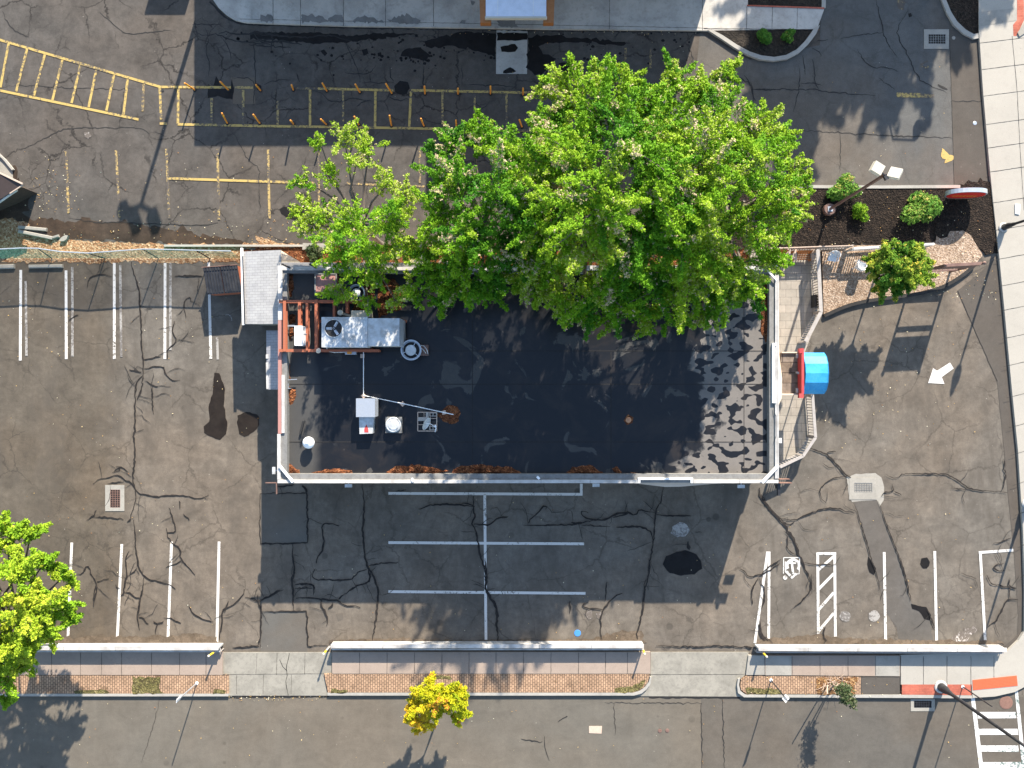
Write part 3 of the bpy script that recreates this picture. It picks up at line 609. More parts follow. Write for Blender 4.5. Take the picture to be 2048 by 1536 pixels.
for _ in range(190):
    x, y = random.choice([(random.uniform(520, 990), random.gauss(105, 14)), (random.uniform(1060, 1400), random.gauss(100, 20)), (random.gauss(830, 40), random.gauss(118, 10)), (random.uniform(440, 980), random.gauss(78, 6))]); r = random.uniform(.02, .10)
    c = P(x, y); mb.sheet([(c.x + r * math.cos(t) * random.uniform(.8, 1.2), c.y + r * math.sin(t) * random.uniform(.7, 1.1)) for t in [k * .7854 for k in range(8)]], .0145)
struct('puddles', mb, 'wet')
mb = MB()
for s_ in ('655,40 668,30 684,28 686,44 660,44', '706,42 716,34 740,33 768,42 764,45 708,45', '775,40 800,32 815,28 832,38 845,48 800,48', '520,28 545,30 546,42 520,44', '600,30 640,32 660,42 640,45 604,44', '941,3 948,2 950,9 944,12', '923,42 930,41 930,47 923,47', '996,41 1030,39 1032,54 998,54'): mb.sheet(ragged(px2(s_, Z), .05, .12), Z + .013)
struct('damp_stains', mb, 'damp_conc')
mb = MB(); blot(mb, '100,1276 200,1270 300,1274 400,1266 436,1274 436,1289 100,1289', .026, .06); blot(mb, '660,1282 760,1276 900,1280 1180,1278 1240,1262 1284,1262 1292,1284 1280,1287 660,1287', .026, .05); blot(mb, '1515,1278 1620,1270 1700,1276 1800,1280 2000,1282 2008,1291 1515,1290', .026, .05); struct('dirt_along_the_rails', mb, 'dirt2')
mb = MB()
for (x, y, r) in ((1690, 1233, 11), (1748, 1232, 11)):
    mb.sheet(ragged([tuple(P(x + r * math.cos(t), y + r * math.sin(t))[:2]) for t in [k * .45 for k in range(14)]], .02, .1), .018)
blot(mb, '1345,1052 1358,1044 1374,1048 1380,1062 1370,1074 1352,1076 1342,1066', .018, .03); struct('dry_cement_spots', mb, 'whitef')
mb = MB(); blot(mb, '1905,1272 1925,1262 1950,1250 1954,1256 1935,1278 1925,1288 1900,1288', .02, .05); blot(mb, '1168,1226 1182,1220 1186,1236 1176,1240', .02, .03); blot(mb, '1192,1224 1202,1224 1200,1238 1194,1236', .02, .02); blot(mb, '168,266 178,264 184,272 176,278 170,274', .02, .015); struct('white_residue', mb, 'residue')

# ---------------------------------------------------------------- painted markings
mb = MB(); w_ = .155
ZL = [.0200]
def zn(): ZL[0] += .00012; return ZL[0]        # each painted line a hair above the one before
def L(a, b, w=w_, z=None): ribbon(mb, px2(a + ' ' + b), w, zn())
for a, b in (('42,540', '41,721'), ('132.5,541', '133,718'), ('229,526', '229,718'), ('330.5,526', '330,718'), ('417.5,525', '422,718'),
             ('144,1085', '136,1286'), ('244,1088', '234.5,1287'), ('343.5,1083', '336,1287'), ('438.5,1083', '434,1287'),
             ('777,986.5', '1165,988.5'), ('1162.5,967', '1162.5,987'), ('777,1085', '1168,1087.5'), ('777,1183', '1171,1186.5'), ('969.5,989', '972,1282'),
             ('1535,1103', '1509.5,1286'), ('1538,1103', '1537,1286'), ('1635,1105', '1636.5,1288'), ('1669,1105', '1670.5,1288'), ('1632,1107', '1672,1107'), ('1637,1139', '1669,1111'),
             ('1637,1178', '1667,1147'), ('1637,1219', '1667,1185'), ('1637,1262', '1667,1226'), ('1768,1104', '1771,1290'), ('1869,1102', '1873,1292'), ('1960,1103', '1970.5,1291'), ('1957,1105', '2026,1100')): L(a, b)
mb.sheet(crop('13', '1345,1412 1465,1418 1445,1368 1532,1305 1505,1262 1410,1322 1382,1303'), .0199)
struct('white_parking_lines', mb, 'whitep')
mb = MB()
for a, b in (('52,562', '53.5,712'), ('145,534', '145.5,713'), ('241,530', '243,714'), ('341.5,526', '341,700'), ('434.5,675', '436,719')): L(a, b, .14, .018)
struct('faded_parking_lines', mb, 'whitef')
# wheelchair symbol (reads from the drive, so upside down here)
mb = MB()
def ring(mb, cx, cy, r, w, a0, a1, z, n=20):
    pts = [tuple(P(cx + r * math.cos(math.radians(a0 + (a1 - a0) * i / n)), cy + r * math.sin(math.radians(a0 + (a1 - a0) * i / n)))[:2]) for i in range(n + 1)]; ribbon(mb, pts, w, z)
for a, b in (('1567,1115', '1599,1115'), ('1567,1115', '1566.5,1147'), ('1599,1115', '1598,1147'), ('1590,1147.5', '1598,1147.5')): L(a, b, .05, .020)
ring(mb, 1586, 1131, 12, .15, 150, 400, .020); ribbon(mb, px2('1571,1123 1571,1141'), .10, .021); ribbon(mb, px2('1571,1141 1584,1155 1592,1147'), .16, .022); ribbon(mb, px2('1578,1126 1592,1126'), .08, .023); ribbon(mb, px2('1583,1122 1586,1148'), .13, .024)
mb.sheet([tuple(P(1570 + 4.3 * math.cos(t), 1155 + 4.3 * math.sin(t))[:2]) for t in [k * .5236 for k in range(12)]], .025); struct('accessible_parking_symbol', mb, 'whitep')
mb = MB()
for c, w in (('1705,1125 1985,1125 1990,1170 1708,1172', 0), ('1710,1248 1998,1248 2003,1292 1714,1292', 0), ('1716,1370 2003,1370 2008,1416 1724,1414', 0), ('1735,1492 2025,1490 2035,1540 1745,1540', 0), ('1750,1620 2045,1618 2052,1665 1758,1665', 0)): mb.sheet(crop('33', c), .020)
for c in ('1658,1020 1686,1020 1765,1665 1735,1665', '1978,958 2000,955 2075,1665 2045,1665'): mb.sheet(crop('33', c), .018)
struct('crosswalk_markings', mb, 'whitex')
mb = MB(); yw = .14
def Y(code, a, b, w=yw): ribbon(mb, crop(code, a + ' ' + b), w, zn())
for a, b in (('-60,275', '1175,637'), ('-60,650', '1015,875'), ('65,320', '5,640'), ('200,360', '120,670'), ('330,400', '250,700'), ('458,440', '385,735'), ('590,480', '525,755'), ('705,515', '650,785'), ('835,550', '780,810'), ('935,580', '905,840'), ('1170,640', '1180,875'), ('1305,650', '1303,910'), ('1175,637', '1690,641'), ('1300,910', '2048,925')): Y('00', a, b)
for a, b in (('500,649', '1050,662'), ('1180,662', '1600,670'), ('1600,670', '2048,680'), ('0,922', '700,931'), ('700,931', '1380,943'), ('918,670', '915,935'), ('1178,670', '1165,940'), ('440,655', '440,925')): Y('01', a, b)
for a, b in (('40,677', '262,679'), ('130,955', '300,958'), ('300,690', '295,960')): Y('02', a, b)
for a, b in (('1220,1305', '2300,1340'),): Y('00', a, b)
ribbon(mb, px2('1793,190 1841,191'), .26, .020)
mb.sheet(ragged(crop('03', '1440,1140 1450,1085 1485,1115 1500,1130 1530,1140 1530,1165 1500,1185 1465,1195 1475,1165 1450,1160'), .015, .1), .020)
struct('yellow_markings', mb, 'yellowp')
mb = MB()
for a, b in (('487,1100', '503,1560'), ('850,1100', '876,1590'), ('1218,1090', '1240,1600'), ('1592,1090', '1603,1610'), ('1962,1095', '1972,1600'), ('1052,615', '1045,815'), ('1170,905', '1222,905'), ('1550,720', '1550,905'), ('1780,660', '1780,915'), ('2033,740', '2033,915'), ('1720,640', '1850,642')): Y('00', a, b)
for a, b in (('500,1100', '507,1560'), ('1243,1090', '1243,1340'), ('205,740', '205,915'), ('682,660', '682,915'), ('1408,675', '1408,910'), ('1643,690', '1643,920'), ('1877,680', '1877,940'), ('340,648', '500,650'), ('1380,943', '1900,953'), ('1900,955', '2048,955')): Y('01', a, b, .12)
for a, b in (('0,955', '130,957'), ('45,690', '45,910'), ('918,350', '915,500'), ('1103,350', '1100,500'), ('300,960', '400,962')): Y('02', a, b, .12)
ribbon(mb, px2('690,367 850,373'), .12, .019)
blot(mb, '1795,0 1803,-4 1812,6 1806,22 1798,16 1794,8', .020, .04, .15); ribbon(mb, crop('03', '1290,475 1345,445'), .1, .020); ribbon(mb, crop('03', '1300,485 1340,500 1345,480'), .1, .020); ribbon(mb, crop('03', '1290,700 1390,702'), .2, .020)
struct('worn_yellow_markings', mb, 'yellowf')

# ---------------------------------------------------------------- cracks and the sealant poured on them
mb = MB()
ZL[0] = .026; HL = MB()
def K(code, s, w=4.6):
    pts = crop(code, s); pts = pts if s.startswith('75,830') or s.startswith('75,390') else smooth_line(pts, 1); ribbon(mb, pts, w / 35 * .70, zn(), .020, True, .13)
    for i in range(1, len(pts) - 1):      # hairlines branching off
        if random.random() < .16:
            a = Vector(pts[i]); d = Vector((pts[i + 1][0] - pts[i - 1][0], pts[i + 1][1] - pts[i - 1][1])); d = Vector((-d.y, d.x)) if random.random() < .5 else Vector((d.y, -d.x))
            if d.length < 1e-3: continue
            d.normalize(); d = Vector((d.x + random.gauss(0, .5), d.y + random.gauss(0, .5))); br_ = [tuple(a)]; n_ = random.randint(2, 5)
            for _ in range(n_): a = a + d * random.uniform(.15, .35); d = Vector((d.x + random.gauss(0, .35), d.y + random.gauss(0, .35))).normalized(); br_.append(tuple(a))
            ribbon(HL, br_, .030, zn(), .01, True, .12)
C_ = [('10', '960,530 975,600 1005,670 1022,760 1025,880 1035,1000 1038,1150 1047,1240 1050,1330 1045,1400', 5), ('10', '640,710 655,650 690,625 750,620 812,630', 4), ('10', '505,955 540,930 575,915', 4), ('10', '1285,630 1400,628 1480,630', 5), ('10', '1365,935 1350,880 1345,830 1365,790 1395,785 1400,820', 3), ('10', '1278,960 1262,1020 1270,1060 1300,1095 1240,1160 1215,1180', 4), ('10', '1047,1240 1110,1235 1180,1215', 4), ('10', '1225,1240 1228,1180', 4), ('10', '1055,1305 1130,1295 1190,1290 1205,1330 1230,1375 1275,1395 1310,1390', 4), ('10', '950,1315 985,1330 1035,1332', 4), ('10', '1050,1350 1005,1390 992,1440 990,1536', 4), ('10', '1050,1370 1040,1440 1010,1530', 3), ('10', '1060,1400 1110,1425 1150,1440', 4), ('10', '1115,1440 1115,1536', 4),
('20', '1000,20 990,150 990,300 980,420 990,520 985,620 970,720 1000,830 985,920 955,1010', 5), ('20', '980,1020 990,1100 992,1220 1005,1300 1015,1370 1055,1440 1130,1470 1230,1490 1285,1525', 5), ('20', '1050,20 1030,90 1003,150', 3), ('20', '1115,50 1115,150 1122,250', 4), ('20', '685,755 730,725 790,715 850,690 890,705 910,735 960,745 985,790 1015,830 1075,840 1145,857 1220,845 1320,845 1400,850 1430,872 1490,860 1530,840', 4), ('20', '825,670 880,665 885,645 850,650 835,670', 3), ('20', '850,635 900,640 940,675', 3), ('20', '790,760 860,745 910,740', 3), ('20', '1238,925 1265,1010 1288,1100 1265,1118 1225,1115', 4), ('20', '1218,1080 1240,1170 1290,1210 1325,1250 1320,1300 1370,1360 1425,1422', 4), ('20', '1215,1370 1280,1345 1330,1320', 3), ('20', '1345,980 1375,1005 1388,1030', 3), ('20', '1310,880 1318,945', 3), ('20', '635,1025 680,990 705,950', 3), ('20', '680,1000 800,1005 905,1018', 4), ('20', '935,1040 960,1010', 4), ('20', '945,1250 915,1300 930,1370 935,1430 905,1490 912,1536', 4), ('20', '935,1430 975,1405 1005,1375', 3), ('20', '565,1425 605,1415 625,1368 655,1370 670,1425 708,1475 705,1536', 4), ('20', '708,1475 750,1460 800,1450', 3),
('30', '930,130 910,190 908,260 890,272', 5), ('30', '1055,145 1045,230 1025,300 1010,400 1010,480 1020,525', 5), ('30', '908,245 960,255 985,290 1025,295', 4), ('30', '1015,430 1045,435 1070,470 1095,480', 4), ('30', '1125,465 1160,480 1200,460', 4), ('30', '1155,480 1140,520 1137,555', 4), ('30', '1200,437 1265,440 1300,465 1330,475', 4), ('30', '1385,355 1415,405 1470,440 1530,465 1558,460', 4), ('30', '708,175 710,230 690,300 685,355', 4), ('30', '708,180 690,240 685,320', 3), ('30', '1790,225 1785,270 1740,310 1700,350 1640,370 1625,400 1630,450 1615,560 1605,600', 5), ('30', '1675,315 1655,360 1640,400', 4), ('30', '1790,285 1850,290 1885,315 1910,370 1908,450 1905,655', 4), ('30', '1885,315 1960,280 2048,235', 4), ('30', '1700,655 1800,650 1900,645', 5), ('30', '850,190 860,215 880,220', 3),
('21', '75,830 240,828 415,825 420,1000 420,1190 240,1195 80,1195 72,1100 75,830', 4), ('21', '820,760 835,850 830,1000 825,1100 835,1250 850,1340 870,1400 880,1450 870,1480 800,1500 735,1536', 5), ('21', '870,1370 905,1440 940,1536', 5), ('21', '870,1360 940,1340 1020,1335 1085,1335', 4), ('21', '850,1385 800,1400 765,1430 740,1460 640,1460 560,1455 480,1460 450,1430 475,1385', 4), ('21', '490,1340 490,1300 535,1255 540,1150 520,1090 545,1045 590,1050 655,1068', 5), ('21', '312,1200 315,1300 330,1400 310,1480 315,1536', 4), ('21', '330,1497 400,1490 460,1490 472,1536', 4), ('21', '1235,950 1290,920 1400,905 1500,910 1640,925', 5), ('21', '1545,900 1600,905 1640,925', 4), ('21', '1635,845 1635,960 1650,990 1620,1040 1650,1090 1665,1170 1680,1280 1715,1370 1725,1480 1720,1536', 5), ('21', '1640,1050 1700,1060 1750,1060 1790,1020 1840,1000 1890,998', 4), ('21', '380,765 410,790 415,825', 6), ('21', '200,775 260,775 320,765', 5), ('21', '1070,815 1145,805', 3),
('31', '315,0 330,90 305,160 318,260 318,380', 5), ('31', '330,195 400,190 470,185 465,270', 4), ('31', '330,225 400,215 460,220', 4), ('31', '340,290 460,290 520,300 600,305 640,310 700,345 760,350 810,360', 5), ('31', '530,300 515,330 550,410 570,440 565,490', 5), ('31', '690,265 650,305', 4), ('31', '850,0 865,70 885,120 870,180 800,195 740,230 690,260', 4), ('31', '880,90 910,130 940,240 935,350 915,500 895,600', 5), ('31', '1720,0 1730,160 1720,220 1740,260 1790,330 1810,400 1805,500 1815,600', 7), ('31', '570,370 600,350 605,330', 5), ('31', '75,390 250,388 415,385 420,540 425,640 570,635', 4), ('31', '80,390 78,640 0,640', 4), ('31', '0,300 60,320 120,290 240,230', 4), ('31', '60,260 60,320 78,385', 4),
('22', '1190,780 1180,880 1145,940 1130,1050 1120,1200 1100,1300 1090,1400 1060,1536', 4), ('22', '1140,985 1200,990 1260,992 1400,990', 4), ('22', '1130,970 1080,960 1020,945 990,990 940,965 830,980 780,1020 720,1025 640,1015 590,980 600,955 645,970', 5), ('22', '820,1005 900,990 940,970', 4), ('22', '170,1060 300,1060 500,1062 600,1040 700,1025', 4), ('22', '600,1060 800,1070', 3), ('22', '850,1080 940,1070 1050,1075 1110,1110 1120,1200', 5), ('22', '210,1050 225,1010 280,970 310,925 345,920 335,945', 4), ('22', '0,1005 60,1000', 4), ('22', '1890,790 1900,850 1960,930 2048,1030', 7), ('22', '1750,1380 1790,1400 1810,1440 1880,1425 1920,1420 2048,1340', 4), ('22', '520,1040 570,1050 600,1045', 8), ('22', '1370,1180 1385,1240', 9), ('22', '1420,1110 1475,1112', 3),
('32', '1060,150 1050,320 1035,400 1035,440 1000,540 1000,590', 5), ('32', '1090,0 1088,130 1060,220', 4), ('32', '780,170 775,240 768,310', 4), ('32', '895,255 840,275 790,330 740,400 735,500 735,590', 5), ('32', '750,378 690,370 620,365 600,340 640,325', 4), ('32', '512,310 512,400', 4), ('32', '1140,640 1300,645 1450,645 1620,640 1780,650 1860,655', 4), ('32', '1890,140 1850,200 1835,270 1845,335', 4), ('32', '1895,150 1935,230 1940,290 1910,370', 4), ('32', '1900,460 1910,560 1960,605', 5),
('23', '480,495 560,525 620,550 680,620 740,690 780,710', 6), ('23', '600,530 670,520', 3), ('23', '120,830 180,930 250,1010 310,1080 360,1160 400,1270 430,1340 450,1400 490,1470 490,1536', 6), ('23', '260,1010 300,1020 370,1025 420,1000 480,975 560,945 650,935 720,950 800,975', 4), ('23', '250,1000 290,1050 330,1060 370,1030', 4), ('23', '310,1090 320,1180 310,1230 350,1275 400,1270', 3), ('23', '1040,690 1110,725 1160,680 1240,685 1400,685 1470,685 1530,715 1590,750 1640,795 1780,812 1920,820', 3.5), ('23', '1510,790 1640,798', 3), ('23', '1895,570 1900,650 1910,720 1880,810', 4), ('23', '780,700 640,715 570,770 550,830 570,880 600,895', 2.5), ('23', '1080,760 1095,815 1020,820 1005,850', 3), ('23', '1095,815 1150,840', 3), ('23', '800,900 830,980 870,1100 910,1240 940,1350 980,1450 990,1536', 3), ('23', '975,880 1020,1000 1050,1090 1100,1210 1150,1350 1195,1500', 3), ('23', '440,1335 500,1345 600,1350 680,1350', 3), ('23', '1815,1195 1870,1185 1950,1155', 3), ('23', '1890,1345 1840,1350 1825,1375 1850,1395 1900,1390', 4), ('23', '1775,1430 1800,1490 1900,1510', 3), ('23', '1940,1445 1930,1490 1960,1520 1990,1525', 4), ('23', '1580,1410 1640,1430 1700,1450', 2),
('33', '490,120 490,210 460,270 400,330 365,355', 4), ('33', '1140,0 1180,150 1220,310', 4), ('33', '1345,380 1390,510', 4), ('33', '1860,200 1900,210 1990,215', 3), ('33', '1930,180 1940,290', 3), ('33', '1995,300 1940,300 1900,330 1870,400 1850,450 1780,500', 4.5), ('33', '590,500 575,560 600,610', 5), ('33', '105,480 120,560 160,605', 5), ('33', '0,645 60,655', 6), ('33', '270,10 180,60 110,130', 4)]
for c in C_: K(*c)
ribbon(mb, px2('110,1289.5 436,1289.5'), .05, .078, .02); ribbon(mb, px2('660,1285 1280,1286'), .05, .078, .02); ribbon(mb, px2('1515,1290 2010,1293'), .05, .078, .02)
struct('sealed_cracks', mb, 'seal'); struct('hairline_cracks', HL, 'dark')
mb = MB(); ZF = [.013]
def zf_(): ZF[0] += .0001; return ZF[0]
F_ = [('00', '0,640 200,620 400,640 700,650 1000,650', 2), ('00', '730,90 800,150 870,220 940,255 1080,240 1250,215', 3), ('00', '20,80 60,180 130,240 210,270', 3), ('00', '150,1100 400,980 460,940 700,935 1000,935 1060,950 1100,990', 3), ('00', '1130,960 1220,1000', 2), ('00', '1400,180 1500,180 1620,180', 3), ('00', '1500,200 1530,300 1500,370 1530,450 1530,560', 3), ('00', '1410,230 1500,260 1600,250 1700,300 1850,310 2000,330', 4), ('00', '1610,260 1690,370 1690,440', 3), ('00', '1860,300 1860,420 1870,520 1870,620', 3), ('00', '1700,570 1860,570 1860,760', 3), ('00', '1690,960 1750,1040 1820,1180 1900,1230 1890,1340 1900,1480', 2), ('00', '1990,250 2000,340', 3), ('00', '1600,250 1640,230 1760,260 1900,230 2048,260', 5), ('00', '1850,240 1900,300 2000,280', 5),
('01', '0,250 200,260 400,280 560,250 760,310', 5), ('01', '700,310 720,370 760,440 790,520 810,600', 3), ('01', '690,530 740,540 880,540 920,480', 3), ('01', '880,540 880,600', 3), ('01', '820,605 900,600 960,610 1050,600', 3), ('01', '1020,480 1030,560 1050,600', 3), ('01', '1270,480 1270,620 1275,680', 4), ('01', '1550,480 1550,620', 2), ('01', '1560,625 1700,625 1850,625 1950,640', 3), ('01', '100,620 180,590 300,585', 3), ('01', '345,540 360,600', 4), ('01', '480,670 540,690 580,740 650,745 740,715 860,740', 3), ('01', '780,780 830,745 880,740', 4), ('01', '1000,700 1080,740 1160,720', 3), ('01', '160,230 160,370', 4), ('01', '1200,800 1300,900 1480,900', 2), ('01', '0,330 150,340 300,350', 4), ('01', '150,700 200,740', 2), ('01', '0,300 120,310 260,300 380,330', 6), ('01', '1650,740 1690,800 1700,900', 2), ('01', '1690,795 1740,770', 2),
('02', '1840,600 1850,700 1870,740', 4), ('02', '1850,655 2048,660', 3), ('02', '1720,560 1800,590 1840,650', 3), ('02', '700,460 860,440 880,450', 4), ('02', '1400,390 1410,470', 3),
('03', '65,655 400,655 500,655 560,665 700,680 850,690 960,700', 3), ('03', '520,300 620,290', 3), ('03', '710,285 850,255 1010,240', 3), ('03', '965,0 1000,150 1015,240 1060,340 1115,410', 3), ('03', '1200,70 1130,190 1115,250 1200,410 1270,570 1350,620 1480,675', 3), ('03', '430,410 440,480 450,550', 3), ('03', '500,430 515,530 520,620 550,650', 3), ('03', '405,500 405,620 385,720 360,820', 3), ('03', '415,610 520,605 570,625', 3), ('03', '410,955 700,970 1000,990 1520,1010', 3), ('03', '1510,745 1750,740', 3), ('03', '490,350 540,370 565,410', 3), ('03', '830,360 870,440 920,490 1020,490 1130,520', 3), ('03', '0,550 50,620 70,750', 3), ('03', '1415,620 1495,660', 7), ('03', '980,570 1110,660', 2), ('03', '700,970 705,1080 700,1270', 2),
('10', '500,200 700,240 900,235 1100,250 1240,245 1400,265 1600,240', 3), ('10', '1900,0 1900,160', 2), ('32', '830,1060 840,1300', 2), ('32', '770,1058 1480,1058', 2.2), ('32', '1470,1060 1480,1536', 3), ('32', '1625,1015 1640,1536', 3), ('32', '150,1320 260,1340 310,1345', 4), ('32', '325,1300 318,1350 360,1480', 2), ('30', '1175,1030 1100,1300 1030,1500', 1.6), ('32', '420,1200 470,1160 495,1160', 4), ('33', '1020,230 1000,300', 3)]
for c, s, w in F_: ribbon(mb, smooth_line(crop(c, s), 1), w / 35 * .62, zf_(), .026, True, .14)
for s in ('1898,60 1903,200 1908,372', '1958,62 1967,180 1979,330 1985,368', '1915,582 1994,762', '1997,512 2009,620 2024,780 2036,900 2047,1060'): ribbon(mb, px2(s), .05 if s[:4] in ('1958', '1997') else .025, .018, .008)
for s in ('420,4 440,24 455,38 480,48 540,50 700,55 900,58 1100,61 1400,64', '457,1393.5 656,1393', '1300,1394 1480,1396'): ribbon(mb, px2(s), .10, .018, .02)
struct('open_cracks', mb, 'dark')

# fallen leaves, scattered pale scraps (nobody could count them)
C = []; T = []
def scat(n, x0, x1, y0, y1, z=.03):
    for _ in range(n): p = P(random.uniform(x0, x1), random.uniform(y0, y1)); C.append((p.x, p.y, z)); T.append(random.random())
scat(90, 0, 2000, 1395, 1536); scat(160, 0, 520, 540, 1290); scat(110, 640, 2000, 1000, 1290); scat(220, 40, 640, 440, 530, .04); scat(110, 0, 900, 300, 480); scat(110, 1560, 1960, 380, 500, .11); scat(90, 1640, 1950, 560, 900, .03); scat(60, 1000, 1900, 60, 350); scat(60, 1860, 1990, 490, 600, .12); scat(80, 900, 1640, 56, 70, .04); scat(80, 60, 160, 340, 420); scat(40, 1490, 1800, 1350, 1390, .18); scat(60, 450, 660, 1390, 1400, .05)
tag(leaves('fallen_leaves', np.array(C), None, 'leaf_dry', .065, .05, 1, np.array(T), tilt=.35, droop=0), 'small tan leaves and scraps scattered over the asphalt', 'leaf litter', kind='stuff')
# ---------------------------------------------------------------- the restaurant building in the middle
def pxbox(mb, x0, y0, x1, y1, zt, zb): a = P(x0, y0, zt); b = P(x1, y1, zt); return mb.prism([(a.x, a.y), (b.x, a.y), (b.x, b.y), (a.x, b.y)], zb, zt)
def pxpoly(mb, s, zt, zb): return mb.prism(px2(s, zt), zb, zt)
RZ = 3.5
A = P(556, 531, 3.9); B = P(1557, 966, 3.9); ox0, oy1, ox1, oy0 = A.x, A.y, B.x, B.y
bld = thing('restaurant_building', 'long building with stained black flat roof and white parapet in the middle of the lot', 'building', ((ox0 + ox1) / 2, (oy0 + oy1) / 2, 0))
mb = MB(); t = .26
mb.prism([(ox0, oy0), (ox1, oy0), (ox1, oy0 + t), (ox0, oy0 + t)], 0, 3.84); mb.prism([(ox0, oy1 - t), (ox1, oy1 - t), (ox1, oy1), (ox0, oy1)], 0, 3.84)
mb.prism([(ox0, oy0 + t), (ox0 + t, oy0 + t), (ox0 + t, oy1 - t), (ox0, oy1 - t)], 0, 3.838); mb.prism([(ox1 - t, oy0 + t), (ox1, oy0 + t), (ox1, oy1 - t), (ox1 - t, oy1 - t)], 0, 3.838); mb.each('wall', 'shingle_wall', bld)
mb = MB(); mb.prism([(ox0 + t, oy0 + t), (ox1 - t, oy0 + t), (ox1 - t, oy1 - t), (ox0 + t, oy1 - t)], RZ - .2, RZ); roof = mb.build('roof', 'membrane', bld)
mb = MB()
for y in (702.0, 768.5, 884.0): a = P(572, y, RZ); b = P(1542, y, RZ); mb.box(((a.x + b.x) / 2, a.y, RZ + .004), (b.x - a.x, .035, .012))
for x, y0, y1 in ((945, 640, 948), (1222, 704, 948), (1488, 560, 948)): a = P(x, y0, RZ); b = P(x, y1, RZ); mb.box((a.x, (a.y + b.y) / 2, RZ + .004), (.03, a.y - b.y, .010))
mb.each('roof_seam', 'dark', roof)
mb = MB(); w = .46; z0, z1 = 3.5, 3.87
mb.prism([(ox0 + .02, oy0 + .02), (ox1 - .02, oy0 + .02), (ox1 - .02, oy0 + w), (ox0 + .02, oy0 + w)], z0, z1); mb.prism([(ox0 + .02, oy1 - w + .08), (ox1 - .02, oy1 - w + .08), (ox1 - .02, oy1 - .02), (ox0 + .02, oy1 - .02)], z0, z1)
mb.prism([(ox0 + .02, oy0 + w), (ox0 + w, oy0 + w), (ox0 + w, oy1 - w + .08), (ox0 + .02, oy1 - w + .08)], z0, z1 - .002); mb.prism([(ox1 - w, oy0 + w), (ox1 - .02, oy0 + w), (ox1 - .02, oy1 - w + .08), (ox1 - w, oy1 - w + .08)], z0, z1 - .002); mb.each('coping', 'coping', bld)
def fas(name, segs, mat, z=3.9, h=.10, parent=bld):
    mb = MB()
    for x0, y0, x1, y1 in segs: a = P(x0, y0, z + h / 2); b = P(x1, y1, z + h / 2); mb.prism([(a.x, b.y), (b.x, b.y), (b.x, a.y), (a.x, a.y)], z - .14, z + h / 2 + random.uniform(0, .004))
    return mb.each(name, mat, parent)
fas('edge_trim', [(555.5, 531, 1557.5, 540.3), (556, 540.5, 564.8, 640), (563.2, 750, 569, 866), (554.5, 868, 561, 959.2), (555, 959.6, 690, 966.3), (690.7, 959.8, 824, 966.2), (824.8, 959.6, 957, 966.4), (957.7, 959.9, 1082, 966.3), (1082.7, 959.6, 1180, 966.2), (1180.7, 959.8, 1275, 966.3), (1387, 959.6, 1479, 966.3), (1479.7, 959.9, 1557, 966.2), (1550.5, 540.8, 1553.6, 957), (1554.6, 540.8, 1557.5, 957)], 'white')
fas('edge_trim', [(556, 640.5, 562.8, 867.5)], 'redbrown')
gp = fas('edge_trim', [(1276, 956, 1280.5, 966), (1381.5, 956, 1386, 966), (1280.5, 956, 1381.5, 959.5)], 'white2', 3.92)
mb = MB(); mb.bar(P(559, 931, 4.02), P(586, 964, 4.02), .13, .07); mb.bar(P(1556, 931, 4.02), P(1524, 965, 4.02), .15, .07); mb.bar(P(1528, 533, 4.02), P(1553, 560, 4.02), .08, .06)
mb.bar(P(824, 956, 4.0), P(826, 964, 4.0), .10, .05); mb.bar(P(1074, 953, 4.0), P(1079, 958, 4.0), .12, .05); mb.each('corner_brace', 'white2', bld)
mb = MB(); mb.bar(P(1557, 965.5, 3.8), P(1582, 965.5, 3.8), .04, .32); mb.bar(P(531, 965.5, 3.8), P(555, 965.5, 3.8), .04, .10); mb.bar(P(553.5, 966, 3.8), P(553.5, 988, 3.8), .05, .10); mb.bar(P(1557, 958, 3.3), P(1578, 958, 3.3), .04, .3); mb.each('corner_arm', 'brown', bld)
mb = MB(); mb.bar(P(1556.5, 966, 3.7), P(1557.5, 991, 3.7), .14, .16); mb.bar(P(1551, 966, 3.5), P(1552.5, 977, 3.5), .08, .1); mb.each('corner_arm', 'black', bld)
mb = MB(); pxpoly(mb, '1262,965.8 1450,965.8 1362,973.2 1330,973.8', 3.62, 3.1); mb.build('pediment', 'beige', bld)
mb = MB(); pxpoly(mb, '1556.5,690 1564.5,757 1563.5,796 1556.5,812', 3.7, 2.9); mb.build('pediment', 'beige', bld)
mb = MB(); pxpoly(mb, '1545,686 1553,686 1553,691 1549,691 1549,800 1553,800 1553,806 1545,806', 4.0, 3.85); mb.build('gable_frame', 'white2', bld)
mb = MB(); pxbox(mb, 1549.3, 691.5, 1553, 799, 3.93, 3.85); mb.build('gable_infill', 'steel', bld)
# electric cable on the east parapet
mb = MB(); mb.tube([P(1548, 815, 3.95), P(1549, 826, 3.95), P(1552, 832, 3.96), P(1552, 872, 3.95), P(1548.5, 885, 3.95)], .014, 5); mb.each('cable', 'black', bld)

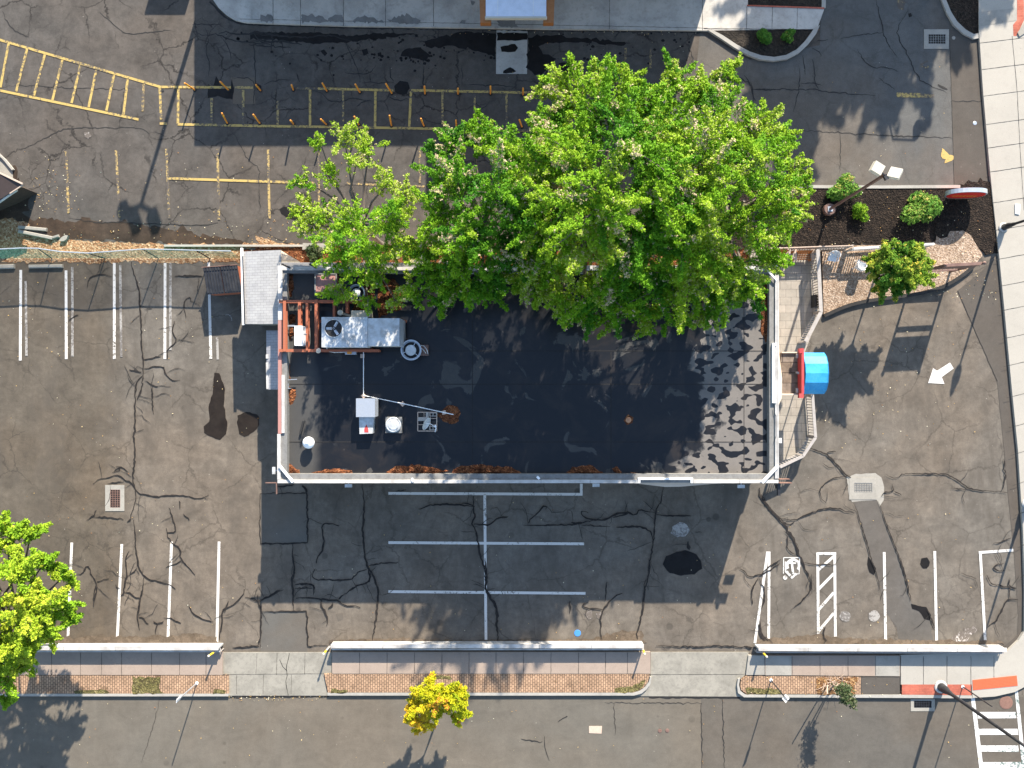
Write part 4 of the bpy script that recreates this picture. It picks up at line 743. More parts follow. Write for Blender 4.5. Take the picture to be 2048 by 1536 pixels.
# rusty leaf litter drifted on the roof
def mound(mb, outline, z, h, mcount=22):
    """low heap inside an outline of ground points"""
    cx = sum(p[0] for p in outline) / len(outline); cy = sum(p[1] for p in outline) / len(outline); n = len(outline); R = [1, .88, .66, .38, .15]; vs = []
    for k, r in enumerate(R):
        for p in outline: vs.append((cx + (p[0] - cx) * r + random.gauss(0, .02), cy + (p[1] - cy) * r + random.gauss(0, .02), z + h * (1 - r ** 2) * random.uniform(.6, 1.2) + (.0 if k else -.01)))
    vs.append((cx, cy, z + h)); fs = [(k * n + i, k * n + (i + 1) % n, (k + 1) * n + (i + 1) % n, (k + 1) * n + i) for k in range(4) for i in range(n)] + [(4 * n + i, 4 * n + (i + 1) % n, 5 * n) for i in range(n)]
    mb.add(vs, fs)
litter = MB()
def heap(s, h=.10, amp=.035): mound(litter, ragged(px2(s, RZ), amp, .16), RZ, h)
heap('573,925 585,930 598,943 602,948 573,948'); heap('618,946 632,940 655,938 690,936 705,942 706,948 640,948', .12); heap('770,944 790,932 830,928 870,935 900,942 880,948 772,948', .14); heap('900,944 925,931 960,926 990,934 1020,934 1042,942 1046,948 902,948', .14)
heap('1132,944 1145,933 1180,931 1200,940 1210,948 1133,948', .14); heap('1226,938 1236,933 1242,942 1238,948 1226,946', .08); heap('1262,945 1274,943 1274,948 1262,948', .04)
heap('570,724 580,730 580,758 571,762', .08); heap('571,772 592,778 593,800 582,810 571,806', .1); heap('569,545 587,547 588,570 584,596 570,598', .1); heap('571,628 590,630 592,645 578,652 571,648', .1); heap('571,658 586,655 590,670 580,682 572,676', .08)
heap('1522,566 1539,560 1539,688 1530,688 1521,660 1522,620', .14); heap('760,556 790,556 812,590 800,620 770,632 756,640 752,600', .10); heap('715,560 752,556 750,600 720,640 700,640', .08)
heap('893,812 905,808 918,812 922,825 920,842 908,850 896,846 880,838 872,830 884,820', .10); heap('1249,830 1258,828 1266,836 1264,846 1254,850 1247,842', .06); heap('734,798 741,806 741,834 736,834', .05)
tag(litter.build('roof_litter', 'needles'), 'rust brown needles and leaves drifted along the roof parapet', 'leaf litter', kind='stuff')

# ---------------------------------------------------------------- things on the roof
def solo(name, mb, mat, label, cat, group=None, smooth=False): return tag(mb.build(name, mat, None, smooth), label, cat, group)
c = P(724, 665, 4.85)
ac = thing('rooftop_air_conditioner', 'long stained metal air conditioning unit with a round fan, on the black roof', 'air conditioner', (c.x, c.y, RZ))
mb = MB(); pxbox(mb, 643, 634, 735.3, 694.5, 4.78, RZ + .25); pxbox(mb, 736, 636.5, 799, 692, 4.80, RZ + .25); body = mb.build('cabinet', 'steel2', ac)
mb = MB(); a = [P(799.5, 636.5, 4.8), P(807, 640, 4.45), P(807, 696, 4.45), P(799.5, 692, 4.8)]
mb.add([*a, *[Vector((p.x, p.y, RZ + .3)) for p in a]], [(3, 2, 1, 0), (0, 1, 5, 4), (1, 2, 6, 5), (2, 3, 7, 6), (3, 0, 4, 7), (4, 5, 6, 7)]); mb.build('intake_hood', 'steel', ac)
fc = P(667.5, 656.8, 4.79); mb = MB(); mb.lathe((fc.x, fc.y, 4.78), [(.47, 0), (.47, .045), (.43, .045), (.43, .012)], 32); fr = mb.build('fan_ring', 'steel2', ac)
mb = MB(); mb.lathe((fc.x, fc.y, 4.785), [(.43, 0), (.43, .012)], 32); mb.build('fan_well', 'rubber', ac)
mb = MB()
for d in (60, 182, 304):
    u = Vector((math.cos(math.radians(d)), math.sin(math.radians(d)), 0)); mb.bar(Vector((fc.x, fc.y, 4.81)) + u * .10, Vector((fc.x, fc.y, 4.81)) + u * .38, .13, .012, up=(.25 * -u.y, .25 * u.x, 1))
mb.lathe((fc.x, fc.y, 4.80), [(.06, 0), (.06, .03)], 10); mb.build('fan_blades', 'steel', ac)
mb = MB()
for d in (10, 55, 100, 145):
    u = Vector((math.cos(math.radians(d)), math.sin(math.radians(d)), 0)) * .44; q = Vector((fc.x, fc.y, 4.835)); mb.tube([q - u, q + u], .006, 4)
mb.build('fan_guard', 'black', ac)
mb = MB(); pxbox(mb, 640, 700, 760, 704, RZ + .24, RZ); pxbox(mb, 640, 640, 812, 645, RZ + .24, RZ); pxbox(mb, 700, 696, 745, 701, 3.9, 3.6); mb.each('support_rail', 'rust', ac)
mb = MB(); mb.tube([P(653, 695, 4.2), P(656, 702, 4.0), P(668, 704.5, 3.9), P(690, 704, 3.9)], .03, 6); pxbox(mb, 690, 700, 712, 709, 3.95, 3.7); mb.build('conduit', 'steel', ac)
mb = MB(); pxbox(mb, 694, 701.5, 703, 708, 3.99, 3.951); mb.build('warning_label', 'orange', ac)
mb = MB(); pxbox(mb, 702, 621, 740, 634, 4.25, RZ); e = solo('duct_box', mb, 'beige2', 'flat cream metal box behind the air conditioner, beside the short flue pipe', 'duct box')
mb = MB(); q = P(680, 625, 4.3)
fl = thing('flue_pipe', 'short cream flue pipe with a round cap lying beside the cream duct box', 'pipe', (q.x, q.y, RZ)); mb.tube([(q.x, q.y, RZ), (q.x, q.y, 4.2)], .08, 12); mb.tube([P(684, 627, 3.9), P(702, 632, 3.8)], .07, 10); mb.build('pipe', 'beige2', fl)
mb = MB(); mb.lathe((q.x, q.y, 4.2), [(.135, 0), (.145, .03), (.10, .06), (.05, .07)], 16); mb.build('cap', 'beige2', fl)
def roundfan(px, py, r, h, label, box=True):
    q = P(px, py, h); t_ = thing('exhaust_fan', label, 'exhaust fan', (q.x, q.y, RZ)); mb = MB()
    mb.lathe((q.x, q.y, RZ), [(r * .75, 0), (r * .75, h - RZ - .25), (r, h - RZ - .22), (r * 1.02, h - RZ), (r * .90, h - RZ), (r * .86, h - RZ - .14), (r * .5, h - RZ - .16)], 36); mb.build('housing', 'steel', t_, False)
    mb = MB(); mb.lathe((q.x, q.y, h - .155), [(r * .84, 0), (r * .84, .012)], 30); mb.build('throat', 'rubber', t_)
    mb = MB(); mb.lathe((q.x - .02, q.y - .01, h - .14), [(r * .52, 0), (r * .54, .10), (r * .5, .13), (r * .1, .15)], 28); mb.build('motor_cover', 'steel2', t_)
    mb = MB()
    for d in (-40, 60, 200): u = Vector((math.cos(math.radians(d)), math.sin(math.radians(d)), 0)); mb.bar(Vector((q.x, q.y, h - .02)) + u * r * .5, Vector((q.x, q.y, h - .02)) + u * r * .95, .03, .02)
    mb.each('bracket', 'steel', t_); return t_
rf = roundfan(822, 700, .52, 4.35, 'large round exhaust fan at the right end of the air conditioner')
mb = MB(); pxbox(mb, 834, 690, 856, 711, 3.78, RZ); mb.build('motor_box', 'brown', rf); mb = MB(); mb.tube([P(838, 690, 4.0), P(848, 692, 4.05), P(854, 700, 4.0), P(856, 708, 3.85)], .018, 6); mb.tube([P(840, 694, 4.0), P(847, 700, 4.0), P(852, 707, 3.85)], .014, 6); mb.each('cable', 'steel', rf)
roundfan(713, 585, .42, 4.2, 'round silver exhaust fan half hidden under the leftmost maple')
mb = MB(); pxbox(mb, 631, 548, 672, 590, 4.0, RZ); cu = solo('roof_hatch', mb, 'redbrown', 'square roof hatch with reddish lid and pale rim, partly under the leftmost maple', 'roof hatch')
mb = MB(); a = P(630.5, 547.5, 4.01); b = P(672.5, 590.5, 4.01)
for p0, p1 in (((a.x, a.y), (b.x, a.y)), ((b.x, a.y), (b.x, b.y)), ((b.x, b.y), (a.x, b.y)), ((a.x, b.y), (a.x, a.y))): mb.bar((*p0, 4.01), (*p1, 4.01), .06, .06)
mb.build('rim', 'coping', cu)
# white mini split condenser
q = P(601, 671, 4.3); cd = thing('condenser', 'white box condenser standing among the rusty beams at the left end of the roof', 'air conditioner', (q.x, q.y, RZ))
mb = MB(); pxbox(mb, 589, 651.5, 605, 691, 4.35, RZ + .1); mb.build('cabinet', 'white2', cd); mb = MB(); pxbox(mb, 605.3, 653.5, 613.5, 690.5, 4.2, RZ + .1); mb.build('fan_front', 'white', cd)
mb = MB(); mb.bar(P(605.5, 666.5, 4.22), P(613.5, 668, 4.22), .02, .02); pxbox(mb, 574, 650, 589, 653, 3.9, 3.85); mb.each('bracket', 'steel', cd)
mb = MB(); mb.tube([P(576, 665, 3.8), P(580, 655, 3.8), P(588, 653, 3.85)], .02, 6); mb.tube([P(572, 668, 3.6), P(575, 680, 3.55), P(580, 660, 3.7)], .015, 6); mb.each('hose', 'black', cd)
# rusty steel frame
q = P(600, 652, 4.15); fr = thing('steel_frame', 'rust orange steel beam frame standing on the roof at the left end', 'steel frame', (q.x, q.y, RZ)); mb = MB(); zf = 4.15
def ib(x0, y0, x1, y1, w=.15, z=zf): a = P(x0, y0, z); b = P(x1, y1, z); mb.bar(a, b, w, .03); mb.bar(a - Vector((0, 0, .12)), b - Vector((0, 0, .12)), .03, .21); mb.bar(a - Vector((0, 0, .25)), b - Vector((0, 0, .25)), w, .03)
ib(558, 603, 728, 603); ib(558, 701, 645, 701); ib(645, 701, 758, 701, .12)
mb.each('cross_beam', 'rust', fr, 3); mb = MB(); ib(569, 600, 569, 703, .15, zf + .04); ib(599, 604, 599, 652, .15, zf + .04); ib(614, 604, 614, 701, .12, zf + .04); ib(632.5, 599, 632.5, 703, .16, zf + .05); ib(668, 604, 668, 634, .12, zf + .03); ib(694, 604, 694, 626, .14, zf + .03); mb.each('long_beam', 'rust', fr, 3)
mb = MB()
for x, y in ((569, 603), (632, 603), (569, 701), (632, 701), (694, 603), (728, 603), (750, 701)): a = P(x, y, 3.8); mb.box((a.x, a.y, 3.7), (.10, .10, .42))
mb.each('post', 'rust', fr); mb = MB(); q2 = P(636, 701, 4.25); mb.lathe((q2.x, q2.y, 4.12), [(.12, 0), (.14, .08), (.05, .12)], 12); mb.build('pipe_cap', 'beige', fr)
# louvre screen on the north parapet
ny = oy1 - .08; sc_ = thing('screen_rails', 'slatted screen of four thin rails on posts along the north parapet', 'screen', (ox0 + 4, ny, 3.87)); mb = MB()
for i in range(4): mb.box((ox0 + .45 + 3.6, ny + .0, 4.14 + .31 * i), (7.2, .035, .15))
mb.build('rail', 'greywood', sc_); mb = MB()
for i in range(6): mb.box((ox0 + .6 + 1.38 * i, ny - .05, 4.5), (.07, .06, 1.28))
mb.each('post', 'black', sc_)
# conduit across the roof
q = P(727, 791, 3.65); cn = thing('roof_conduit', 'thin white conduit running down the roof and bending right to the rusty patch', 'conduit', (q.x, q.y, RZ)); mb = MB(); zc = RZ + .10
mb.tube([P(727, 702, zc), P(727, 791, zc), P(800, 806, zc), P(907, 829, zc)], .024, 8); mb.build('pipe', 'white2', cn); mb = MB()
for x, y, r in ((724.5, 712, 0), (727, 792, .7), (805, 808, .75), (888, 825, .2)): a = P(x, y, zc); mb.box((a.x, a.y, RZ + .05), (.2, .2, .1), r)
mb.each('support_block', 'palewood', cn)
# sheet metal vent box
q = P(733, 832, 4.1); vb = thing('vent_hood', 'pale sheet metal vent hood with a rust red patch on its lower chute', 'vent', (q.x, q.y, RZ))
mb = MB(); pxbox(mb, 712, 797, 750, 834, 4.25, RZ + .3); a, b, c3, d = P(750.3, 797, 4.25), P(756, 799, 3.9), P(756, 832, 3.9), P(750.3, 834, 4.25); mb.add([a, b, c3, d, Vector((a.x, a.y, 3.8)), Vector((b.x, b.y, 3.8)), Vector((c3.x, c3.y, 3.8)), Vector((d.x, d.y, 3.8))], [(3, 2, 1, 0), (1, 2, 6, 5), (0, 1, 5, 4), (2, 3, 7, 6)]); mb.build('hood', 'steel', vb)
mb = MB(); pxpoly(mb, '718,834 748,834 745,867 719,868', 3.95, RZ); ch = mb.build('chute', 'steel2', vb); mb = MB(); pxpoly(mb, '728.5,865 728.5,858 731,852 733,849 736,856 737,865', 3.957, 3.94); mb.build('rust_patch', 'redwood', vb)
q = P(787, 850, 3.9); rv = thing('round_vent', 'round grey roof vent on a square metal base, left of the satellite dish', 'vent', (q.x, q.y, RZ)); mb = MB(); pxbox(mb, 771, 834, 803.5, 866, 3.75, RZ); mb.build('base', 'coping', rv)
mb = MB(); mb.lathe((q.x - .02, q.y + .01, 3.75), [(.40, 0), (.40, .10), (.355, .13), (.345, .10), (.30, .11), (.25, .14), (.08, .15)], 32); mb.build('cover', 'steel2', rv); mb = MB()
for d in (45, 135, 225, 315): mb.lathe((q.x + .26 * math.cos(math.radians(d)), q.y + .26 * math.sin(math.radians(d)), 3.88), [(.02, 0), (.02, .02)], 6)
mb.each('bolt', 'black', rv)
q = P(855, 845, 3.8); sd = thing('satellite_dish', 'small grey satellite dish weighted with concrete blocks on the roof', 'satellite dish', (q.x, q.y, RZ)); mb = MB()
a = P(835.5, 824.5, 3.62); b = P(873.5, 862, 3.62)
for p0, p1 in (((a.x, a.y), (b.x, a.y)), ((b.x, a.y), (b.x, b.y)), ((b.x, b.y), (a.x, b.y)), ((a.x, b.y), (a.x, a.y))): mb.bar((*p0, 3.6), (*p1, 3.6), .045, .05)
for f in (.33, .66): mb.bar((a.x + (b.x - a.x) * f, a.y, 3.6), (a.x + (b.x - a.x) * f, b.y, 3.6), .03, .04); mb.bar((a.x, a.y + (b.y - a.y) * f, 3.597), (b.x, a.y + (b.y - a.y) * f, 3.597), .03, .04)
mb.build('frame', 'palewood', sd); mb = MB()
def cblock(x, y, rz=0):
    q0 = P(x, y, 3.66); w_, d_ = .40, .19
    R = Matrix.Rotation(rz, 3, 'Z')
    for dx, dy, sx, sy in ((0, .08, w_, .035), (0, -.08, w_, .035), (-.18, 0, .035, .13), (0, 0, .035, .13), (.18, 0, .035, .13)): mb.box(Vector((q0.x, q0.y, 3.59)) + R @ Vector((dx, dy, 0)), (sx, sy, .16), rz)
cblock(866, 829); cblock(866, 856); mb.each('concrete_block', 'concblock', sd, 5)
mb = MB(); pxbox(mb, 836, 834.5, 853, 842, 3.68, 3.53); pxbox(mb, 851.5, 824, 857, 848, 3.69, 3.53); mb.each('paving_block', 'concblock', sd)
mb = MB(); dc = P(850.5, 846, 4.0); R = Matrix.Rotation(math.radians(-27), 3, 'Z') @ Matrix.Rotation(math.radians(62), 3, 'Y'); rings = []
for k, (r, z) in enumerate([(.001, 0), (.12, .012), (.24, .045), (.33, .09)]): rings += [dc + R @ Vector((r * .85 * math.cos(t), r * 1.05 * math.sin(t), z)) for t in [2 * math.pi * i / 24 for i in range(24)]]
mb.add(rings, [(k * 24 + i, k * 24 + (i + 1) % 24, (k + 1) * 24 + (i + 1) % 24, (k + 1) * 24 + i) for k in range(3) for i in range(24)]); mb.build('reflector', 'steel2', sd, True)
mb = MB(); mb.tube([dc + Vector((0, 0, -.05)), P(860, 847, 3.85), P(870, 854, 4.0)], .018, 6); mb.tube([P(866, 851, 3.98), P(872, 856, 3.99), P(870, 864, 3.9)], .022, 6); mb.tube([(dc.x, dc.y, RZ), dc], .025, 6); mb.box(P(871, 852, 4.02), (.07, .12, .07), .5); mb.each('arm', 'white2', sd)
q = P(615, 886, 4.1); tv = thing('roof_ventilator', 'white domed ventilator on the roof near the bottom left corner', 'vent', (q.x, q.y, RZ)); mb = MB(); mb.lathe((q.x, q.y, RZ), [(.20, 0), (.17, .08), (.15, .3)], 20); mb.build('neck', 'steel', tv)
mb = MB(); mb.lathe((q.x, q.y, 3.8), [(.22, 0), (.30, .06), (.31, .12), (.27, .22), (.18, .30), (.07, .33), (.05, .36)], 24); mb.build('dome', 'white2', tv, True)
mb = MB(); mb.tube([P(607, 842, 3.62), P(600.5, 868, 3.62)], .06, 10); solo('drain_pipe', mb, 'rubber', 'short black pipe lying on the roof above the white domed ventilator', 'pipe')
q = P(1257, 840, 3.55); mb = MB(); mb.lathe((q.x, q.y, RZ), [(.16, 0), (.15, .05), (.10, .09), (.03, .10)], 14); solo('roof_drain', mb, 'copper', 'small round roof drain in a rusty spot on the right half of the roof', 'drain')
q = P(575, 770, 3.6); sp = thing('scupper_stand', 'small metal rack beside the left parapet, between two heaps of brown litter', 'rack', (q.x, q.y, RZ)); mb = MB(); mb.bar(P(569, 760, 3.75), P(594, 758.5, 3.75), .03, .05); pxbox(mb, 570, 776, 580, 777.5, 3.75, 3.5); mb.tube([P(575, 767, 3.7), P(575, 777, 3.7)], .05, 8); mb.each('bracket', 'steel', sp)

# flood lights on the walls
def flood(px, py, z, rz, label):
    q = P(px, py, z); t_ = thing('flood_light', label, 'wall light', q, 'grey flood lights fixed below the parapet'); R = Matrix.Rotation(rz, 3, 'Z'); mb = MB(); mb.box(q + R @ Vector((0, -.02, 0)), (.36, .17, .12), rz); mb.build('lamp_housing', 'steel2', t_)
    mb = MB(); mb.box(q + R @ Vector((0, .12, 0)), (.05, .16, .05), rz); mb.each('bracket', 'steel', t_); return t_
flood(697, 970.5, 3.5, 0, 'grey flood light on the south wall below the roof, nearest the left corner'); flood(1192, 969.5, 3.5, 0, 'grey flood light on the south wall beside the end of the top white parking line'); flood(1482, 972, 3.5, 0, 'grey flood light on the south wall nearest the right corner'); flood(549, 941, 3.5, -math.pi / 2, 'grey flood light on the west wall near the bottom left corner')
mb = MB(); pxbox(mb, 1559, 876.5, 1563.5, 886, 3.0, 2.9); mb.bar(P(1559, 881, 2.9), (ox1 - .01, P(0, 881, 2.9).y, 2.8), .04, .04); solo('wall_light', mb, 'white2', 'small white light on the east wall above the lower walkway', 'wall light')

# ---------------------------------------------------------------- lean-to on the west side
q = P(520, 575, 0); sh = thing('lean_to', 'lean-to shed with a pale grey shingle roof against the left wall of the building', 'shed', (q.x, q.y, 0))
mb = MB(); zw, ze = 2.45, 2.95; pts = [P(486, 503, zw), P(562, 500, ze), P(590, 520, ze - .15), P(590, 532, ze - .15)]
s0, s1 = P(486.5, 648, zw), P(562, 648, ze); e1 = P(562, 522, ze)
roofp = [s0, s1, P(562, 500, ze), P(486, 503, zw)]; mb.add([*roofp, *[p - Vector((0, 0, .10)) for p in roofp]], [(0, 1, 2, 3), (7, 6, 5, 4), (0, 4, 5, 1), (1, 5, 6, 2), (2, 6, 7, 3), (3, 7, 4, 0)])
mb.build('roof', 'shingle', sh)
mb = MB(); a, b, c3 = P(562.5, 501, ze - .01), P(594, 521, ze - .35), P(562.5, 521, ze - .01); mb.add([a, b, c3, a - Vector((0, 0, .12)), b - Vector((0, 0, .12)), c3 - Vector((0, 0, .12))], [(2, 1, 0), (3, 4, 5), (0, 1, 4, 3), (1, 2, 5, 4), (2, 0, 3, 5)]); mb.build('roof_wing', 'beige', sh)
mb = MB(); x0 = P(491, 0, zw).x; x1 = ox0 - .02; y0 = P(0, 643, zw).y; y1 = P(0, 508, zw).y; mb.prism([(x0, y0), (x1, y0), (x1, y1), (x0, y1)], 0, 2.32); mb.build('wall', 'conc', sh)
mb = MB(); mb.bar(P(483.8, 496, 2.5), P(487, 650, 2.5), .12, .10); mb.build('gutter', 'white2', sh)
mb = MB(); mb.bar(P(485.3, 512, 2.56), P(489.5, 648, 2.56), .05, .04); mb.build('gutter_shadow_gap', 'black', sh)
mb = MB(); z = 2.35; r_ = [P(532.5, 661, z - .2), P(533.5, 779, z - .2), P(562, 779, z + .15), P(562, 661, z + .15)]
mb.add([*r_, *[p - Vector((0, 0, .08)) for p in r_]], [(3, 2, 1, 0)[::-1], (4, 5, 6, 7)[::-1], (0, 4, 5, 1), (1, 5, 6, 2), (2, 6, 7, 3), (3, 7, 4, 0)])
q = P(545, 720, 0); aw = thing('side_canopy', 'narrow grey shingled canopy over the left wall, below the lean-to', 'canopy', (q.x, q.y, 0)); mb.build('roof', 'shingle2', aw)
mb = MB(); mb.box(P(534.5, 713, 2.19), (.13, .22, .05)); mb.bar(P(534.5, 725, 2.17), P(535.5, 778, 2.17), .13, .05); mb.each('edge_board', 'white', aw); mb = MB()
for y in (668, 720, 772): a = P(537, y, 2.1); mb.bar((a.x, a.y, 2.05), (ox0, a.y, 1.3), .06, .06)
mb.each('bracket', 'white', aw)

# dumpster
q = P(445, 560, 0); du = thing('dumpster', 'brown steel dumpster with ribbed black plastic lids beside the lean-to', 'dumpster', (q.x, q.y, 0)); zt = 1.22
c4 = [P(406, 536, zt), P(474, 531, zt), P(483, 582, zt), P(414, 587, zt)]; mb = MB(); mb.prism([(p.x, p.y) for p in c4], .15, zt - .08); mb.build('body', 'rust', du)
for h0, h1 in ((0.0, .49), (.51, 1.0)):
    mb = MB(); f = lambda u, v: (c4[0].lerp(c4[1], u)).lerp(c4[3].lerp(c4[2], u), v)
    o = [f(h0, -.02), f(h1, -.02), f(h1, 1.04), f(h0, 1.04)]; mb.prism([(p.x, p.y) for p in o], zt - .07, zt - .02)
    for i in range(6):
        u = h0 + (h1 - h0) * (i + .5) / 6; a = f(u, .20); b = f(u, .99); mb.bar((a.x, a.y, zt - .005), (b.x, b.y, zt - .015), .085, .05); a2 = f(u, .01); b2 = f(u, .13); mb.bar((a2.x, a2.y, zt), (b2.x, b2.y, zt), .085, .045)
    mb.build('lid', 'blackp', du)
mb = MB(); mb.bar(f(-.04, -.03) , f(1.0, -.03), .04, .04); mb.build('hinge_rod', 'brown', du); mb = MB()
for u in (.12, .88):
    a = f(u, .1); b = f(u, .9); mb.tube([(a.x, a.y, .08), (a.x + .05, a.y, .08)], .08, 10); mb.tube([(b.x, b.y, .08), (b.x + .05, b.y, .08)], .08, 10)
mb.each('caster', 'rubber', du); mb = MB(); a = f(1.0, .3); b = f(1.0, .7); mb.tube([(a.x, a.y, .8), (a.x + .12, a.y, .8), (b.x + .12, b.y, .8), (b.x, b.y, .8)], .03, 6); a = f(0, .3); b = f(0, .7); mb.tube([(a.x, a.y, .8), (a.x - .12, a.y, .8), (b.x - .12, b.y, .8), (b.x, b.y, .8)], .03, 6); mb.each('lift_pocket', 'rust', du)
mb = MB(); ribbon(mb, smooth_line(px2('451,630 458,629 463,634 464,642'), 2), .05, .022); struct('tyre_scuff', mb, 'whitef')

# ---------------------------------------------------------------- entrance, walkway and railings on the east side
mb = MB(); mb.prism(px2('1500,503 1640,503 1645,626 1622,672 1610,704 1607,792 1623,796 1630,876 1607,913 1558,937 1500,937', .12), -.03, .12); struct('entrance_walkway', mb, 'deck')
mb = MB(); mb.prism(px2('1612,662 1630,655 1612,690 1606,708 1598,708', .13), .05, .128); struct('walkway_ramp', mb, 'conc_new')
q = P(1588, 747, 0); en = thing('entrance_porch', 'entrance porch with a mossy flat roof and red frame under the blue awning side', 'porch', (q.x, q.y, 0)); mb = MB(); pxbox(mb, 1562, 706, 1598.5, 787, 3.0, 2.8); mb.build('roof', 'entryroof', en)
mb = MB(); x0 = ox1 + .01; x1 = P(1600, 0, 3).x; y1 = P(0, 706, 3).y; y0 = P(0, 787, 3).y
mb.prism([(x0, y1 - .12), (x1, y1 - .12), (x1, y1), (x0, y1)], .12, 2.78); mb.prism([(x0, y0), (x1, y0), (x1, y0 + .12), (x0, y0 + .12)], .12, 2.78); mb.each('side_wall', 'beige', en)
mb = MB(); mb.bar(P(1563, 705, 3.05), P(1598, 705, 3.05), .06, .12); mb.bar(P(1562, 788.5, 3.05), P(1600, 788.5, 3.05), .08, .12); mb.each('edge_board', 'beige', en)
mb = MB(); mb.bar(P(1601.5, 697, 3.3), P(1601.5, 796, 3.3), .12, .5); mb.bar(P(1605, 706, 3.2), P(1605, 786, 3.2), .05, .3); mb.build('fascia', 'redwood', en)
mb = MB(); mb.bar(P(1601.5, 697, 3.56), P(1601.5, 706, 3.56), .16, .06); mb.bar(P(1601.5, 787, 3.56), P(1601.5, 796, 3.56), .18, .06); mb.each('scroll_end', 'redwood', en)
mb = MB()
for y in (712, 745, 781): a = P(1594, y, 3.12); mb.box(a, (.09, .24 if y != 745 else .1, .12))
mb.bar(P(1595, 746, 3.2), P(1607, 746, 3.25), .12, .05); mb.each('lamp', 'white', en)
mb = MB(); mb.prism([(x1 - .08, y0 + .3), (x1, y0 + .3), (x1, y1 - .3), (x1 - .08, y1 - .3)], .13, 2.3); mb.build('door', 'black', en)
# barrel awning
q = P(1630, 747, 0); ba = thing('barrel_awning', 'bright blue barrel awning over the entrance on the right side of the building', 'awning', (q.x, q.y, 0)); mb = MB()
xa = P(1605, 0, 2.6).x; xb = P(1653, 0, 2.7).x; yc = P(0, 746.5, 2.7).y; hw = (P(0, 705, 2.6).y - P(0, 788, 2.6).y) / 2; nf = 6; prof = []
for i in range(nf + 1): th = math.pi * (.06 + .88 * i / nf); prof.append((yc + hw * math.cos(th) / math.cos(math.pi * .06), 2.42 + .70 * (math.sin(th) - math.sin(math.pi * .06))))
vs = [(x, y, z) for x in (xa, xb) for y, z in prof]; m_ = nf + 1; mb.add(vs, [(i, i + 1, m_ + i + 1, m_ + i) for i in range(nf)] + [tuple(range(m_))[::-1], tuple(range(m_, 2 * m_))]); mb.build('canopy', 'canvas', ba)
mb = MB()
for x in (xa + .02, xb - .01): mb.tube([(x, y, z + .012) for y, z in prof], .012, 5)
mb.each('frame_tube', 'canvas', ba); mb = MB()
for y in (prof[0][0] - .04, prof[-1][0] + .04): mb.tube([(xb - .05, y, 0), (xb - .05, y, 2.45)], .03, 8); 
mb.each('post', 'white2', ba)
def railing(name, label, pts, h, zb, capw, mat, pick=.15, pmat=None, caph=.05):
    a0 = pts[0]; t_ = thing(name, label, 'railing', (a0.x, a0.y, 0)); cap = MB(); pk = MB(); po = MB()
    for a, b in zip(pts, pts[1:]):
        cap.bar((a.x, a.y, h), (b.x, b.y, h), capw, caph); pk.bar((a.x, a.y, zb + .12), (b.x, b.y, zb + .12), .04, .09); pk.bar((a.x, a.y, h - .12), (b.x, b.y, h - .12), .04, .08)
        Ls = (Vector((b.x, b.y)) - Vector((a.x, a.y))).length; n = max(2, int(Ls / pick)); d = math.atan2(b.y - a.y, b.x - a.x)
        for i in range(n): q = a.lerp(b, (i + .5) / n); pk.box((q.x, q.y, (zb + h) / 2), (.045, .03, h - zb - .12), d)
        po.box((a.x, a.y, (zb + h) / 2), (.10, .10, h - zb), d); po.box((b.x, b.y, (zb + h) / 2 - .003), (.095, .095, h - zb), d)
    cap.build('cap_rail', mat, t_); pk.build('pickets', pmat or mat, t_); po.each('post', pmat or mat, t_); return t_
RA = lambda s, h: [P(*map(float, p.split(',')), h) for p in s.split()]
railing('patio_railing', 'grey timber railing between the upper walkway and the gravel bed', RA('1635.5,500 1642,624 1611,683', 1.1), 1.1, .12, .20, 'greywood')
railing('patio_railing', 'grey timber railing curving round the lower end of the walkway', RA('1625,790 1631,875 1606,912 1560,934', 1.1), 1.1, .12, .16, 'greywood')
railing('picket_fence', 'timber picket fence between the mulch bed and the patio', RA('1500,497 1560,496 1640,493 1705,491', 1.0), 1.0, 0, .05, 'palewood', .14, 'greywood')
railing('white_fence', 'white topped low fence along the gravel bed behind the small tree', RA('1707,497 1800,491 1868,488', .95), .95, .1, .14, 'white', .13, 'white')
def wchair(x0, x1, y0, y1, label):
    a = P(x0, y0, .6); b = P(x1, y1, .6); t_ = thing('wooden_bench', label, 'bench', ((a.x + b.x) / 2, (a.y + b.y) / 2, .12), 'wooden patio benches'); zb = .12
    for x in (a.x, b.x): m1 = MB(); m1.box((x, (a.y + b.y) / 2, .66), (.16, a.y - b.y, .04)); m1.build('armrest', 'palewood', t_); m1 = MB(); m1.box((x, b.y + .08, .38), (.08, .08, .52)); m1.build('leg', 'wood', t_); m1 = MB(); m1.box((x, a.y - .08, .38), (.08, .08, .52)); m1.build('leg', 'wood', t_)
    m1 = MB()
    for i in range(5): m1.box(((a.x + b.x) / 2, b.y + .1 + .11 * i, .45), (b.x - a.x - .17, .08, .03))
    m1.build('seat', 'wood', t_); m1 = MB(); nb = 7
    for i in range(nb): m1.box((a.x + .13 + (b.x - a.x - .26) * i / (nb - 1), a.y - .16, .68), (.08, .03, .5), rot=Matrix.Rotation(math.radians(-12), 3, 'X'))
    m1.build('backrest', 'wood', t_)
wchair(1590, 1625, 499, 521, 'wooden bench with pale arms on the patio, the right one of two'); wchair(1547, 1577, 498, 521, 'wooden bench with pale arms on the patio, the left one of two')
mb = MB(); pxbox(mb, 1557, 524, 1575, 533, .75, .70); t2 = mb; q = P(1566, 528, 0); tb = thing('patio_table', 'small brown table at the patio corner in front of the left wooden bench', 'table', (q.x, q.y, .12)); mb.build('tabletop', 'brown', tb)
